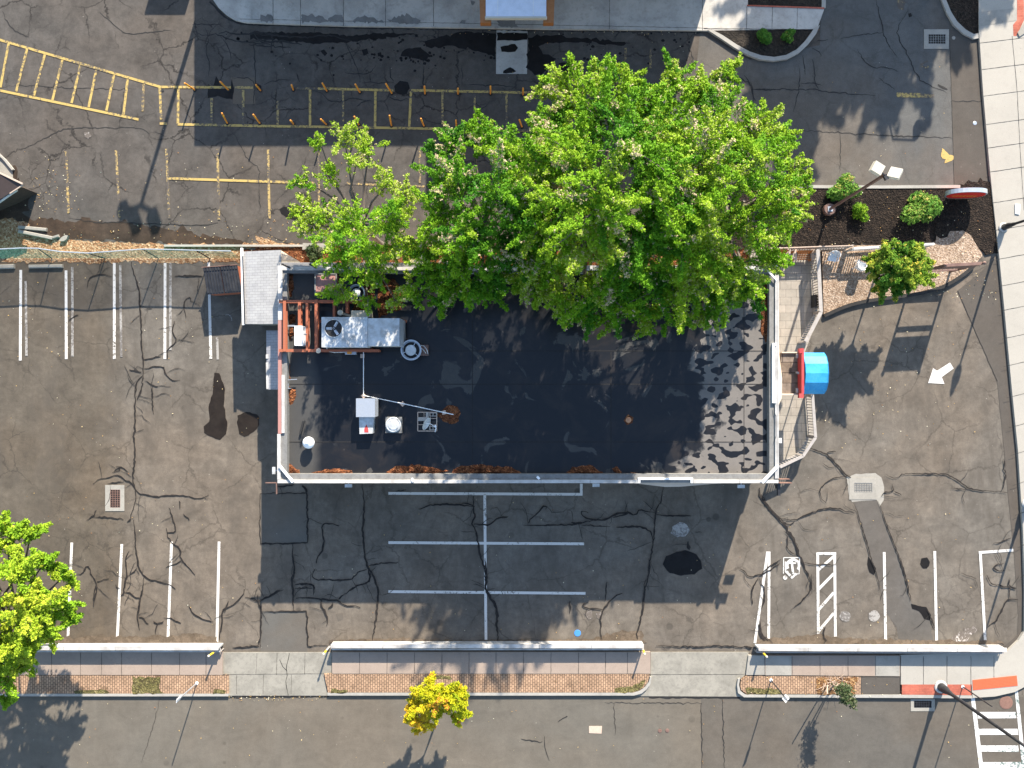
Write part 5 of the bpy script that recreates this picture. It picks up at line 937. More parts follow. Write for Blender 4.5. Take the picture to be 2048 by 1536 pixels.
for dx in (-.2, .2):
    for dy in (-.08, .08): m1 = MB(); m1.box((q.x * .985 + dx, q.y * .985 + dy, .41), (.04, .04, .58)); m1.build('leg', 'brown', tb)
def pchair(px, py, rz, label):
    q = P(px, py, .5); t_ = thing('plastic_chair', label, 'chair', (q.x, q.y, .1), 'plastic patio chairs'); R = Matrix.Rotation(rz, 3, 'Z'); o = Vector((q.x, q.y, 0)); T_ = lambda x, y, z: o + R @ Vector((x, y, z))
    m1 = MB(); m1.box(T_(0, 0, .43), (.5, .46, .03), rz); m1.build('seat', 'white2', t_); m1 = MB(); pr = [(-.27, .0), (-.27, .12), (-.2, .24), (0, .30), (.2, .24), (.27, .12), (.27, .0)]
    vs = [T_(x * s, y * s, z) for s, z in ((1, .43), (1.08, .82)) for x, y in pr] + [T_(x * s, y * s, z) for s, z in ((.92, .43), (1.0, .82)) for x, y in pr]; n = 7
    fs = [(i, i + 1, n + i + 1, n + i) for i in range(6)] + [(2 * n + i + 1, 2 * n + i, 3 * n + i, 3 * n + i + 1) for i in range(6)] + [(n + i, n + i + 1, 3 * n + i + 1, 3 * n + i) for i in range(6)]
    m1.add(vs, fs); m1.build('backrest', 'white2', t_)
    for x in (-.22, .22):
        m1 = MB(); m1.bar(T_(x * 1.15, .05, .64), T_(x * 1.15, -.24, .62), .05, .02); m1.build('armrest', 'white2', t_)
        for y in (-.2, .2): m1 = MB(); m1.bar(T_(x, y, .43), T_(x * 1.15, y * 1.15, .1), .04, .04); m1.build('leg', 'white2', t_)
pchair(1666, 514, -.15, 'grey white plastic chair on the gravel next to the railing'); pchair(1722, 531, math.pi - .4, 'grey white plastic chair on the gravel, half under the small tree')
q = P(1636, 604, 0); pl = thing('patio_planter', 'black planter box against the end of the upper railing', 'planter', (q.x - .1, q.y, .12)); mb = MB(); a = q; mb.prism([(a.x - .45, a.y - .35), (a.x - .05, a.y - .35), (a.x - .05, a.y + .35), (a.x - .45, a.y + .35)], .12, .7); mb.build('box', 'black', pl); mb = MB(); mb.prism([(a.x - .41, a.y - .31), (a.x - .09, a.y - .31), (a.x - .09, a.y + .31), (a.x - .41, a.y + .31)], .69, .715); mb.build('soil', 'soil', pl)

# ---------------------------------------------------------------- green mesh fence on the left
base = [(-40, 518), (0, 518), (50, 517), (104, 517), (160, 517), (210, 517), (262, 517), (317, 517), (370, 517), (420, 517), (486, 517)]
topp = [(-60, 500), (0, 498), (40, 496), (75, 496.5), (120, 503), (175, 506), (230, 502), (285, 498), (340, 499), (391, 500.5), (462, 502)]
q = P(200, 517); gf = thing('mesh_fence', 'sagging green mesh fence along the dry grass strip on the left', 'fence', (q.x, q.y, 0)); mb = MB(); FH = 1.6
bs = [P(x, y) + Vector((0, 0, .03)) for x, y in base]; ts = [P(x, y, FH) for x, y in topp]; n = len(bs); mid = [b.lerp(t_, .5) + Vector((0, random.uniform(-.03, .03), 0)) for b, t_ in zip(bs, ts)]
mb.add(bs + mid + ts, [(i, i + 1, n + i + 1, n + i) for i in range(n - 1)] + [(n + i, n + i + 1, 2 * n + i + 1, 2 * n + i) for i in range(n - 1)]); mb.build('mesh', 'mesh', gf)
mb = MB(); mb.tube(ts, .03, 6); mb.build('top_rail', 'steel', gf)
for i in (3, 5, 7, 9): mb = MB(); mb.tube([P(*base[i]) + Vector((0, 0, 0)), ts[i]], .032, 8); mb.each('post', 'blackp', gf)

# wheel stops and broken kerb pieces
def stop(a, b, w, h, label, name='wheel_stop', cat='wheel stop', mat='conc_new', grp=None):
    p, q_ = P(*a, h), P(*b, h); c_ = (p + q_) / 2; d = math.atan2(q_.y - p.y, q_.x - p.x); Ls = (q_ - p).length; mb = MB(); R = Matrix.Rotation(d, 3, 'Z'); pr = [(-w / 2, 0), (-w / 2, h * .6), (-w / 3, h), (w / 3, h), (w / 2, h * .6), (w / 2, 0)]
    vs = [Vector((c_.x, c_.y, 0)) + R @ Vector((s * Ls / 2, y + random.uniform(-.006, .006), z)) for s in (-1, 1) for y, z in pr]; mb.add(vs, [(i, (i + 1) % 6, 6 + (i + 1) % 6, 6 + i) for i in range(6)] + [(5, 4, 3, 2, 1, 0), (6, 7, 8, 9, 10, 11)]); return solo(name, mb, mat, label, cat, grp)
stop((-30, 534), (27, 532), .24, .15, 'pale concrete wheel stop cut by the left edge of the photo', grp='concrete wheel stops'); stop((57, 532.5), (124, 531.5), .20, .15, 'concrete wheel stop at the head of the second bay, dead leaves behind it', grp='concrete wheel stops')
stop((36, 454), (92, 459), .20, .15, 'upper piece of broken kerb lying in the dry grass', 'broken_kerb', 'kerb stone', 'conc'); stop((36, 462), (104, 476), .20, .18, 'long lower piece of broken kerb lying in the dry grass', 'broken_kerb', 'kerb stone', 'conc'); stop((104, 475), (116, 471), .16, .15, 'small kerb fragment at the end of the long broken piece', 'broken_kerb', 'kerb stone', 'conc')
mb = MB(); mb.prism(ragged(px2('122,480 128,474 134,471 139,472 136,480 130,483 124,483'), .01, .2), 0, .16); solo('rock', mb, 'conc', 'pale rock at the edge of the brown dirt, right of the broken kerb', 'rock')

# brown roofed enclosure at the left edge
q = P(0, 375, 0); en2 = thing('brown_roofed_shed', 'corner of a shed with a dark brown roof at the left edge', 'shed', (q.x, q.y, 0)); mb = MB(); zt = 1.85
r_ = [P(-160, 270, zt), P(0, 345, zt), P(46, 369, zt - .1), P(2, 397, zt - .2), P(-160, 470, zt - .2)]; mb.add([*r_, *[p - Vector((0, 0, .12)) for p in r_]], [(4, 3, 2, 1, 0), (5, 6, 7, 8, 9)] + [(i, (i + 1) % 5, 5 + (i + 1) % 5, 5 + i) for i in range(5)]); mb.build('roof', 'darkroof', en2)
mb = MB(); mb.bar(P(-100, 298, zt + .02), P(46, 368, zt - .05), .09, .08); mb.bar(P(46, 370, zt - .1), P(20, 387, zt - .15), .05, .06); mb.each('edge_board', 'palewood', en2)
mb = MB(); mb.tube([P(34, 380, 1.6), P(10, 396, 1.5), P(-30, 425, 1.4)], .07, 8); mb.build('gutter', 'white', en2)
mb = MB(); mb.prism([tuple(P(x, y, 1.6)[:2]) for x, y in ((-160, 290), (0, 355), (36, 371), (0, 390), (-160, 455))], 0, 1.66); mb.build('wall', 'darkroof', en2)
mb = MB(); mb.sheet(ragged(px2('-60,300 0,307 14,320 26,340 27,358 -60,345'), .02), .02); struct('concrete_apron', mb, 'conc_new')
mb = MB(); mb.prism(smooth_line(px2('-30,296 0,308 12,318 24,332 30,340'), 1) + smooth_line(px2('-30,303 0,312 10,321 20,334 27,342'), 1)[::-1], -.02, .14); struct('apron_kerb', mb, 'kerb')

# ---------------------------------------------------------------- shop to the north (only its pavement, canopy and shadow are in view)
yb = G(0, -30).y; nb = thing('shop_building', 'large flat roofed shop just beyond the top edge of the photo', 'building', (G(950, 0).x, yb + 8, 0)); mb = MB(); mb.prism([(G(487, 0).x, yb), (G(1420, 0).x, yb), (G(1420, 0).x, yb + 18), (G(487, 0).x, yb + 18)], 0, 4.85); mb.build('wall', 'beige', nb)
mb = MB(); mb.prism([(G(981, 0).x, yb + .02), (G(1418, 0).x, yb + .02), (G(1418, 0).x, yb + 17.9), (G(981, 0).x, yb + 17.9)], 4.85, 6.5); mb.build('upper_storey', 'beige', nb)
mb = MB(); mb.prism([(G(486, 0).x, yb - .03), (G(980, 0).x, yb - .03), (G(980, 0).x, yb + 18), (G(486, 0).x, yb + 18)], 4.85, 4.9); mb.build('roof', 'coping', nb)
q = P(1034, 10, 0); cp = thing('entrance_canopy', 'blue grey canopy top framed in orange timber at the top edge of the photo', 'canopy', (q.x, q.y, 0)); mb = MB(); z = 2.9
a = P(971.5, 35.5, z); b = P(1092.5, -40, z); mb.prism([(a.x, a.y), (b.x, a.y), (b.x, yb), (a.x, yb)], z - .12, z); tp = mb.build('roof', 'canopytop' if 'canopytop' in M else 'steel2', cp)
mb = MB(); 
for x in (995.5, 1066.5): p0 = P(x, 28, z + .01); mb.box((p0.x, (p0.y + yb) / 2, z + .005), (.03, abs(yb - p0.y), .02)); mb.lathe((p0.x, p0.y, z + .001), [(.04, 0), (.03, .02)], 8)
mb.build('roof_seam', 'white2', cp); mb = MB(); a = P(970, 36.5, z - .02); b = P(1094, 36.5, z - .02); mb.bar(a, b, .10, .2); mb.build('front_beam', 'beige2', cp)
for s, x0, x1, xf in ((1, 957, 971, 982), (-1, 1111, 1093, 1087)):
    mb = MB(); mb.prism(px2(f'{x0},-60 {x0+s*3.5},45.5 {xf},45.5 {xf+s*0.5},40.5 {x1},40.5 {x1},-60', 2.8), 2.45, 2.8); mb.build('timber_side', 'wood', cp)
# ---------------------------------------------------------------- street furniture
# orange delineator posts in two rows round the hatched lane
pr = thing('delineator_post', 'orange flexible post', 'post', (0, 0, 0), 'orange flexible posts along the hatched lane')
mb = MB(); mb.lathe((0, 0, 0), [(.11, 0), (.11, .03), (.055, .06)], 14); mb.build('base', 'rubber', pr)
mb = MB(); mb.lathe((0, 0, .05), [(.048, 0), (.048, .90), (.048, 1.12), (.02, 1.15)], 10); mb.build('post', 'orange', pr)
mb = MB(); mb.lathe((0, 0, .85), [(.051, 0), (.051, .08)], 10); mb.build('reflective_band', 'yellow', pr)
up = [(390, 180, 370, 167), (457, 180, 441, 164), (521, 181, 512, 170), (587, 180, 583, 170), (654, 182, 645, 167), (720, 185, 711, 169), (784, 187, 772, 168), (850, 188, 849, 173), (916, 188, 916, 177), (981, 188, 981, 173), (1046, 190, 1046, 177)]
lo = [(455, 247, 444, 227), (520, 247, 507, 230), (587, 248, 581, 241), (653, 249, 642, 239), (718, 250, 709, 234), (783, 252, 779, 232), (848, 252, 842, 238), (913, 254, 912, 241), (978, 254, 978, 245), (1044, 254, 1039, 240)]
first = True
for row, nm in ((up, 'upper'), (lo, 'lower')):
    for i, (bx, by, tx, ty) in enumerate(row):
        o = pr if first else copy_tree(pr); first = False
        b_ = P(bx, by); t_ = P(tx, ty, 1.12); o.location = b_; d = (t_ - b_).normalized(); o.rotation_euler = Vector((0, 0, 1)).rotation_difference(d).to_euler()
        o['label'] = f'{ORD[i]} orange flexible post from the left in the {nm} row along the hatched lane'
for i, (bx, by) in enumerate(((325, 181), (388, 243))):
    mb = MB(); q = P(bx, by); mb.lathe((q.x, q.y, 0), [(.10, 0), (.10, .02), (.06, .03)], 12); solo('post_socket', mb, 'rubber', ('black round base with its post missing, at the left end of the upper post row', 'black round base with its post missing, at the left end of the lower post row')[i], 'post base')

# guard rails along the pavement
def guard(name, x0, x1, y, label, ends):
    q = P((x0 + x1) / 2, y); t_ = thing(name, label, 'guard rail', (q.x, q.y, 0)); mb = MB(); hz = .70; a = P(x0, y, hz); b = P(x1, y + (2 if x0 > 1400 else 0), hz)
    segs = max(2, int((b.x - a.x) / 2.6))
    for i in range(segs): p = a.lerp(b, i / segs); r = a.lerp(b, (i + 1) / segs); mb.bar(p + Vector((.012, 0, -.02 + random.uniform(-.006, .006))), r - Vector((.012, 0, .02)), .22, .05)
    mb.build('cap_rail', 'white', t_); mb = MB(); mb.bar(a - Vector((0, 0, .30)), b - Vector((0, 0, .38)), .10, .62); mb.build('panel', 'white', t_)
    mb = MB(); mb.bar(a + Vector((0, -.28, -.30)), b + Vector((0, -.28, -.30)), .08, .06); mb.build('lower_rail', 'greywood' if x0 > 1400 else 'white', t_); mb = MB()
    for i in range(segs + 1): p = a.lerp(b, i / segs); mb.bar((p.x, p.y - .10, .42), (p.x, p.y - .28, .42), .04, .05); mb.box((p.x, p.y - .28, .2), (.05, .04, .4))
    mb.each('bracket', 'greywood', t_)
    for x, lean in ends: mb = MB(); e = P(x, y + 1); mb.tube([(e.x, e.y, 0), (e.x + lean * .25, e.y, .60)], .05, 10); mb.build('end_post', 'white', t_); m2 = MB(); m2.tube([(e.x + lean * .25, e.y, .60), (e.x + lean * .42, e.y - .02, 1.0)], [.055, .045], 10); m2.build('end_post_top', 'yellow', t_); m2 = MB(); m2.lathe((e.x + lean * .42, e.y - .02, .99), [(.06, 0), (.07, .04), (.03, .10)], 10); m2.build('finial', 'beige2', t_)
guard('guard_rail', -80, 437, 1296.5, 'low white guard rail along the pavement, lower left, ending in a yellow tipped post', [(440, -.5)])
guard('guard_rail', 661, 1288, 1292.5, 'low white guard rail along the pavement, middle of the three', [(659, -.15), (1284, -.1)])
guard('guard_rail', 1517, 2014, 1298, 'low white guard rail along the pavement, lower right, ending at the corner', [(1519, .1)])

M['redbrown2'] = plain('rusty_cast_iron', (0.20, 0.105, 0.075), .8, var=.5, scale=8)
# catch basins and covers
def basin(x, y, w, h, gw, gh, label, mat='conc_new', gmat='coping', off=(0, 0), bars_v=True, z=.03):
    q = P(x, y); t_ = thing('catch_basin', label, 'drain', (q.x, q.y, 0)); hw, hh, a, b = w / 70, h / 70, gw / 70, gh / 70; ox, oy = q.x + off[0] / 35, q.y - off[1] / 35; m1 = MB()
    o = [(q.x - hw, q.y - hh), (q.x + hw, q.y - hh), (q.x + hw, q.y + hh), (q.x - hw, q.y + hh)]; i_ = [(ox - a, oy - b), (ox + a, oy - b), (ox + a, oy + b), (ox - a, oy + b)]
    for k in range(4): m1.prism([o[k], o[(k + 1) % 4], i_[(k + 1) % 4], i_[k]], -.02, z)
    m1.build('concrete_frame', mat, t_); m1 = MB(); m1.prism(i_, -.02, z - .022); m1.build('pit', 'rubber', t_); m1 = MB(); n = 7; m_ = 4
    if not bars_v: n, m_ = 4, 8
    for k in range(n + 1): xx = ox - a + 2 * a * k / n; m1.box((xx, oy, z - .005), (.03, 2 * b, .02))
    for k in range(m_ + 1): yy = oy - b + 2 * b * k / m_; m1.box((ox, yy, z - .008), (2 * a, .028, .02))
    m1.build('grate', gmat, t_); return t_
basin(1872.5, 78.5, 50, 39, 34, 19, 'storm drain with a pale square frame near the top right drive', off=(1, 0))
basin(230, 996, 38, 52, 19, 35, 'storm drain with a rusty grate and broken concrete frame, left side of the lot', 'conc', 'brown', (1, 1), False)
basin(1725, 977, 54, 44, 35, 18, 'storm drain with a wide pale frame at the head of the trench patch, lower right', off=(1, -2)); mb = MB(); mb.sheet(ragged(px2('1692,953 1712,948 1750,946 1763,955 1768,975 1767,1000 1760,1012 1753,1000 1704,1004 1698,990'), .012), .010); struct('new_concrete_patch', mb, 'conc_new')
basin(1845, 1410, 48, 24, 34, 13, 'storm drain in the street at the kerb, beside the big lamp post', 'conc_new', 'black', (0, -2))
def disc(name, x, y, r, label, mat, cat='cover', z=.024): q = P(x, y); mb = MB(); mb.lathe((q.x, q.y, -.01), [(r * 1.12, 0), (r * 1.12, z + .004), (r, z + .008), (r * .97, z + .012), (r * .3, z + .015)], 24); return solo(name, mb, mat, label, cat)
disc('manhole_cover', 2012, 1405, .34, 'rusty round manhole cover beside the crosswalk', 'redbrown2', 'manhole'); disc('valve_cover', 1319.5, 1461.5, .10, 'left one of two small rusty valve covers in the street', 'brown'); disc('valve_cover', 1334.5, 1461, .10, 'right one of two small rusty valve covers in the street', 'brown')
disc('water_cap', 1155, 1266, .17, 'small blue round cap on the asphalt above the middle guard rail', 'bluecap' if 'bluecap' in M else 'steel', 'utility cap'); disc('valve_cover', 1949.5, 246.5, .10, 'small round cover in the dark asphalt strip beside the right pavement', 'steel'); disc('valve_cover', 1907, 76, .09, 'small pale cover in the asphalt right of the top storm drain', 'conc_new')
mb = MB(); mb.prism(px2('1178,1452 1204,1452 1203,1467 1178,1466'), 0, .02); solo('plywood_piece', mb, 'palewood', 'flat pale board lying in the street right of the yellow tree', 'board')
mb = MB(); mb.prism(px2('671,1228 686,1226 687,1238 676,1243'), .0, .009); struct('asphalt_square', mb, 'square')

# lot light with two shoebox heads
b_ = P(1655, 421); lp = thing('parking_light', 'brown lot light with two square beige heads, rising from the mulch bed', 'lamp post', b_); mb = MB(); mb.lathe((b_.x, b_.y, 0), [(.34, 0), (.34, .30), (.30, .34)], 20); mb.build('footing', 'brown', lp)
tp = P(1769, 350, 6.1); mb = MB(); mb.bar((b_.x, b_.y, .3), tp, .12, .12, up=(0, 1, 0)); mb.build('pole', 'brown', lp); mb = MB(); mb.box((b_.x, b_.y, .36), (.28, .28, .03)); mb.build('base_plate', 'steel', lp)
for cx, cy, rz, tilt in ((1754, 337, -.5, .12), (1790, 347, -.45, -.55)):
    q = P(cx, cy, 6.2); R = Matrix.Rotation(rz, 3, 'Z') @ Matrix.Rotation(tilt, 3, 'Y'); mb = MB(); mb.box(q, (.55, .50, .24), rot=R); hd = mb.build('lamp_head', 'beige2', lp); mb = MB(); mb.bar(tp, q, .06, .05); mb.each('bracket', 'black', lp); mb = MB(); mb.box(q - R @ Vector((0, 0, .125)), (.44, .40, .012), rot=R); mb.build('lens', 'glass', hd)
mb = MB(); mb.box(tp + Vector((.06, -.14, 0)), (.16, .22, .14), .5); mb.build('sensor_box', 'black', lp)

# decorative black street lamps
def lamp(loc, H_, label, arm=None, r=.075):
    b_ = Vector(loc); t_ = thing('street_lamp', label, 'street lamp', b_, 'black street lamps along the pavement'); mb = MB(); mb.lathe(b_, [(r * 3.6, 0), (r * 3.6, .05), (r * 3.0, .08)], 20); mb.build('footing', 'white', t_)
    mb = MB(); mb.lathe(b_, [(r * 2.4, .08), (r * 2.2, .5), (r * 1.4, .7), (r * 1.5, .8), (r, 1.0), (r * .8, H_ * .75), (r * .6, H_ - .3)], 14); mb.build('pole', 'black', t_, True)
    if arm:
        e = b_ + Vector((arm[0], arm[1], H_)); mb = MB(); mb.tube([b_ + Vector((0, 0, H_ - .4)), b_ + Vector((arm[0] * .3, arm[1] * .3, H_ + .1)), e], .04, 8); mb.each('arm', 'black', t_); mb = MB(); mb.lathe(e - Vector((0, 0, .5)), [(.26, 0), (.30, .15), (.16, .42), (.05, .52)], 18); mb.build('lamp_head', 'black', t_)
    else: mb = MB(); mb.lathe(b_ + Vector((0, 0, H_ - .35)), [(.12, 0), (.20, .15), (.22, .4), (.15, .62), (.04, .78)], 16); mb.build('lamp_globe', 'glass', t_); mb = MB(); mb.lathe(b_ + Vector((0, 0, H_ + .38)), [(.14, 0), (.08, .12), (.02, .22)], 12); mb.build('lamp_cap', 'black', t_)
    return t_
lamp(P(2003, 456, 0) + Vector((0, 0, .15)), 4.4, 'black street lamp on the right pavement beside the mulch bed'); lamp(P(2049, 1006, 0) + Vector((0, 0, .15)), 4.2, 'black street lamp at the right edge, above the lower right parking bays')
lamp(P(1878, 1371, 0) + Vector((0, 0, .15)), 7.6, 'tall black street lamp on the brick strip beside the crosswalk', (.9, -.4), .10)
lamp(P(1855, -14, 0), 4.3, 'street lamp just beyond the top edge whose shadow crosses the drive', (1.7, -.35), .10)
# twin lot light beyond the top edge (its shadow falls across the left car park)
b_ = G(435, -95); t9 = thing('twin_lot_light', 'tall lot light beyond the top edge, its shadow crossing the left car park', 'lamp post', b_); mb = MB(); mb.lathe(b_, [(.14, 0), (.10, 7.6)], 10); mb.build('pole', 'brown', t9)
mb = MB(); top9 = b_ + Vector((0, 0, 7.7)); mb.tube([top9 + Vector((-.95, -.35, -.1)), top9 + Vector((-.4, .1, .15)), top9, top9 + Vector((.6, -.1, .1)), top9 + Vector((.9, -.35, 0))], .09, 8); mb.each('arm', 'brown', t9)
for dx, dy in ((-1.0, -.3), (-.35, -.9), (.75, -.9)): mb = MB(); mb.box(top9 + Vector((dx, dy, 0)), (.42, 1.0 if dx > -.9 else .6, .35), .35); mb.build('lamp_head', 'beige2', t9)
b_ = G(385, -120); t8 = thing('pole_sign', 'square sign panel beyond the top edge whose shadow touches the car park', 'sign', b_); mb = MB(); mb.box(b_ + Vector((-.3, 0, 1.85)), (2.3, .15, .8)); mb.build('panel', 'brown', t8); mb = MB(); mb.box(b_ + Vector((0, .2, .72)), (.12, .12, 1.44)); mb.build('leg', 'brown', t8)

# thin sign posts
def signpost(bx, by, tx, ty, h, pw, label, face=0.3):
    b_ = P(bx, by, 0) + Vector((0, 0, .15)); t_ = P(tx, ty, h); o = thing('sign_post', label, 'sign', b_, 'thin sign posts along the kerb'); mb = MB(); mb.bar(b_, t_, .05, .05, up=(0, 1, 0)); mb.build('post', 'steel' if bx < 600 else 'black', o)
    if pw: mb = MB(); c_ = t_ - Vector((0, 0, .25)); mb.box(c_, (pw, .02, .5), face); mb.build('panel', 'white2', o); mb = MB(); mb.box(c_ + Vector((0, .035, 0)), (.1, .03, .3), face); mb.each('bracket', 'steel', o)
    mb = MB(); mb.lathe(b_, [(.09, 0), (.09, .03)], 10); mb.build('foot', 'white2', o); return o
signpost(1540, 1358, 1575, 1401, 2.6, .32, 'sign post standing in the right paver strip, left of the dead shrub', .9); signpost(1922, 1371, 1984, 1413, 2.7, 0, 'thin bare post beside the orange red tactile plate'); signpost(396, 1364, 353, 1402, 2.55, .22, 'pale sign post leaning over the kerb left of the driveway', 1.4)
# brown double post sign
A_ = G(1826, 548); B_ = G(1898, 544); q = (A_ + B_) / 2; sg = thing('two_post_sign', 'brown sign board on two posts at the edge of the gravel bed', 'sign', (q.x, q.y, .1)); 
for p in (A_, B_): mb = MB(); mb.box((p.x, p.y, 1.55), (.10, .10, 2.9)); mb.lathe((p.x, p.y, 3.0), [(.09, 0), (.10, .05), (.03, .12)], 8); mb.build('post', 'brown', sg)
d = (B_ - A_).normalized(); m0 = (A_ + B_) / 2; rz = math.atan2(d.y, d.x)
mb = MB(); mb.box((m0.x, m0.y, 2.46), ((B_ - A_).length - .10, .16, .98), rz); mb.build('board', 'brown', sg); mb = MB(); mb.box((m0.x, m0.y, 1.70), ((B_ - A_).length - .10, .08, .14), rz); mb.box((m0.x, m0.y, .80), ((B_ - A_).length - .10, .08, .16), rz); mb.each('cross_rail', 'brown', sg)
# red oval sign low in the mulch
c_ = G(1913, 394); os_ = thing('oval_sign', 'low red oval sign with a silver rim, standing in the mulch bed by the pavement', 'sign', (c_.x, c_.y, .08)); W_ = 1.10; Hh = .68; zc = .84
def oval(mb, y0, y1, s): n = 28; e = [(c_.x + W_ * s * math.cos(t) * abs(math.cos(t)) ** -.18 if abs(math.cos(t)) > .01 else c_.x, zc + Hh * s * math.sin(t)) for t in [2 * math.pi * i / n for i in range(n)]]; vs = [(x, y, z) for y in (y0, y1) for x, z in e]; mb.add(vs, [(i, (i + 1) % n, n + (i + 1) % n, n + i) for i in range(n)] + [tuple(range(n - 1, -1, -1)), tuple(range(n, 2 * n))])
mb = MB(); oval(mb, c_.y - .12, c_.y + .12, 1.0); mb.build('rim', 'steel', os_); mb = MB(); oval(mb, c_.y - .135, c_.y - .122, .93); oval(mb, c_.y + .122, c_.y + .135, .93); fcx = mb.build('face', 'red', os_)
mb = MB()
for i in range(7): xx = c_.x - .62 + i * .2; mb.box((xx, c_.y - .14, zc - .12), (.10, .012, .16 + .05 * (i % 2))); mb.box((xx + .05, c_.y - .14, zc - .06), (.06, .012, .05))
mb.build('lettering', 'orange', os_); mb = MB(); mb.box((c_.x, c_.y, .14), (1.2, .28, .22)); mb.build('plinth', 'brown', os_)
mb = MB(); p = P(2034, 418, .15); mb.prism([(p.x - .12, p.y - .28), (p.x + .12, p.y - .32), (p.x + .15, p.y + .25), (p.x - .13, p.y + .28)], .15, .20); solo('utility_box_lid', mb, 'white2', 'small white rectangular lid in the right pavement by the street lamp', 'utility cover')

# ---------------------------------------------------------------- trees and shrubs
GM = 'maples along the planting strip'
tree('maple_tree', 'sparse yellow green maple, leftmost of the row, with bare branches showing at its top', 'tree', G(762, 490), 2.2,
 [(690, 285, 5.6, .9), (640, 285, 5.3, .5), (738, 300, 5.6, .75), (612, 362, 4.6, .6), (655, 350, 5.2, .7), (712, 330, 6.2, .55), (645, 425, 5.2, 1.0), (695, 440, 6.6, 1.2), (770, 375, 6.0, .75), (690, 500, 5.6, 1.3), (745, 540, 5.2, 1.2), (680, 575, 4.9, .85), (765, 440, 7.3, 1.3), (800, 480, 6.2, 1.2), (722, 480, 7.2, 1.2), (622, 410, 4.6, .55), (735, 595, 4.9, .6), (790, 600, 4.8, .5), (815, 400, 6.4, .8), (600, 428, 4.8, .55), (625, 450, 5.2, .8)],
 dens=.6, trunk_r=.17, tint0=.80, seedy=.05, group=GM)
tree('maple_tree', 'bluish green maple in the gap between the sparse tree and the large dense one', 'tree', G(988, 488), 2.6,
 [(905, 295, 6.2, 1.0), (872, 305, 5.8, .55), (945, 275, 6.4, .95), (1000, 300, 8.0, 1.3), (1060, 300, 7.6, 1.2), (915, 375, 8.0, 1.5), (1000, 395, 9.2, 1.7), (880, 430, 7.2, 1.5), (950, 470, 8.2, 1.6), (855, 515, 6.0, 1.35), (905, 555, 5.6, 1.3), (965, 550, 6.2, 1.3), (830, 575, 5.2, .9), (885, 605, 5.1, .65), (985, 580, 5.4, .8), (1045, 430, 8.6, 1.5), (925, 512, 7.0, 1.4), (1020, 500, 7.2, 1.3), (1030, 350, 8.6, 1.3)],
 dens=1.0, trunk_r=.24, tint0=.48, seedy=.12, group=GM)
tree('maple_tree', 'largest dense maple in the middle of the canopy, reaching highest up the photo', 'tree', G(1185, 488), 3.0,
 [(1105, 180, 6.6, .9), (1150, 190, 7.1, 1.2), (1196, 140, 7.1, .55), (1232, 168, 8.0, 1.1), (1115, 240, 7.2, 1.2), (1200, 235, 9.0, 1.6), (1290, 215, 8.6, 1.4), (1350, 180, 8.0, 1.0), (1345, 143, 7.1, .45), (1262, 300, 11.0, 1.9), (1150, 320, 10.0, 1.8), (1205, 390, 11.2, 2.0), (1310, 370, 11.2, 2.0), (1105, 420, 9.2, 1.8), (1180, 470, 9.6, 1.9), (1270, 475, 9.6, 1.9), (1085, 500, 7.4, 1.6), (1065, 550, 6.2, 1.2), (1125, 580, 6.6, 1.4), (1205, 575, 7.2, 1.7), (1160, 630, 5.7, 1.0), (1240, 625, 6.2, 1.1), (1275, 550, 7.4, 1.6), (1215, 145, 7.4, .5), (1100, 350, 8.8, 1.3)],
 dens=1.0, trunk_r=.34, tint0=.56, seedy=.09, group=GM)
tree('maple_tree', 'right hand maple whose branches reach over the mulch bed and the roof corner', 'tree', G(1395, 488), 3.0,
 [(1400, 190, 7.2, .95), (1450, 160, 6.7, .65), (1472, 128, 6.3, .35), (1428, 240, 8.0, 1.4), (1500, 250, 7.6, 1.2), (1480, 320, 10.0, 1.7), (1555, 275, 6.8, .8), (1585, 335, 7.0, .8), (1400, 315, 11.0, 1.8), (1420, 400, 10.6, 2.0), (1540, 380, 8.2, 1.4), (1608, 365, 5.8, .6), (1500, 440, 8.2, 1.6), (1575, 430, 6.2, .95), (1400, 500, 8.2, 1.8), (1470, 525, 7.2, 1.6), (1535, 495, 6.2, 1.0), (1350, 550, 7.6, 1.7), (1430, 580, 6.2, 1.3), (1500, 580, 5.7, .9), (1340, 625, 6.2, 1.0), (1290, 650, 5.7, .65), (1400, 630, 5.4, .8), (1518, 612, 5.1, .4), (1345, 260, 9.4, 1.4), (1350, 450, 10.2, 1.8)],
 dens=1.0, trunk_r=.32, tint0=.60, seedy=.07, group=GM)
tree('street_tree', 'small round street tree with golden yellow leaves, overhanging the kerb', 'tree', G(896, 1374, .15), 1.6,
 [(868, 1370, 3.3, .48), (845, 1388, 3.2, .5), (895, 1385, 3.3, .55), (920, 1392, 3.0, .42), (870, 1402, 3.6, .75), (905, 1408, 3.4, .6), (838, 1412, 3.0, .5), (830, 1436, 2.8, .45), (852, 1442, 3.0, .55), (872, 1430, 3.2, .45), (838, 1458, 2.6, .3), (922, 1425, 3.0, .42), (908, 1432, 2.8, .38), (822, 1420, 2.7, .3), (885, 1400, 3.5, .6), (855, 1410, 3.4, .6)],
 'leaf_gold', .06, 2.6, .075, .055, tint0=.56, seedy=.06)
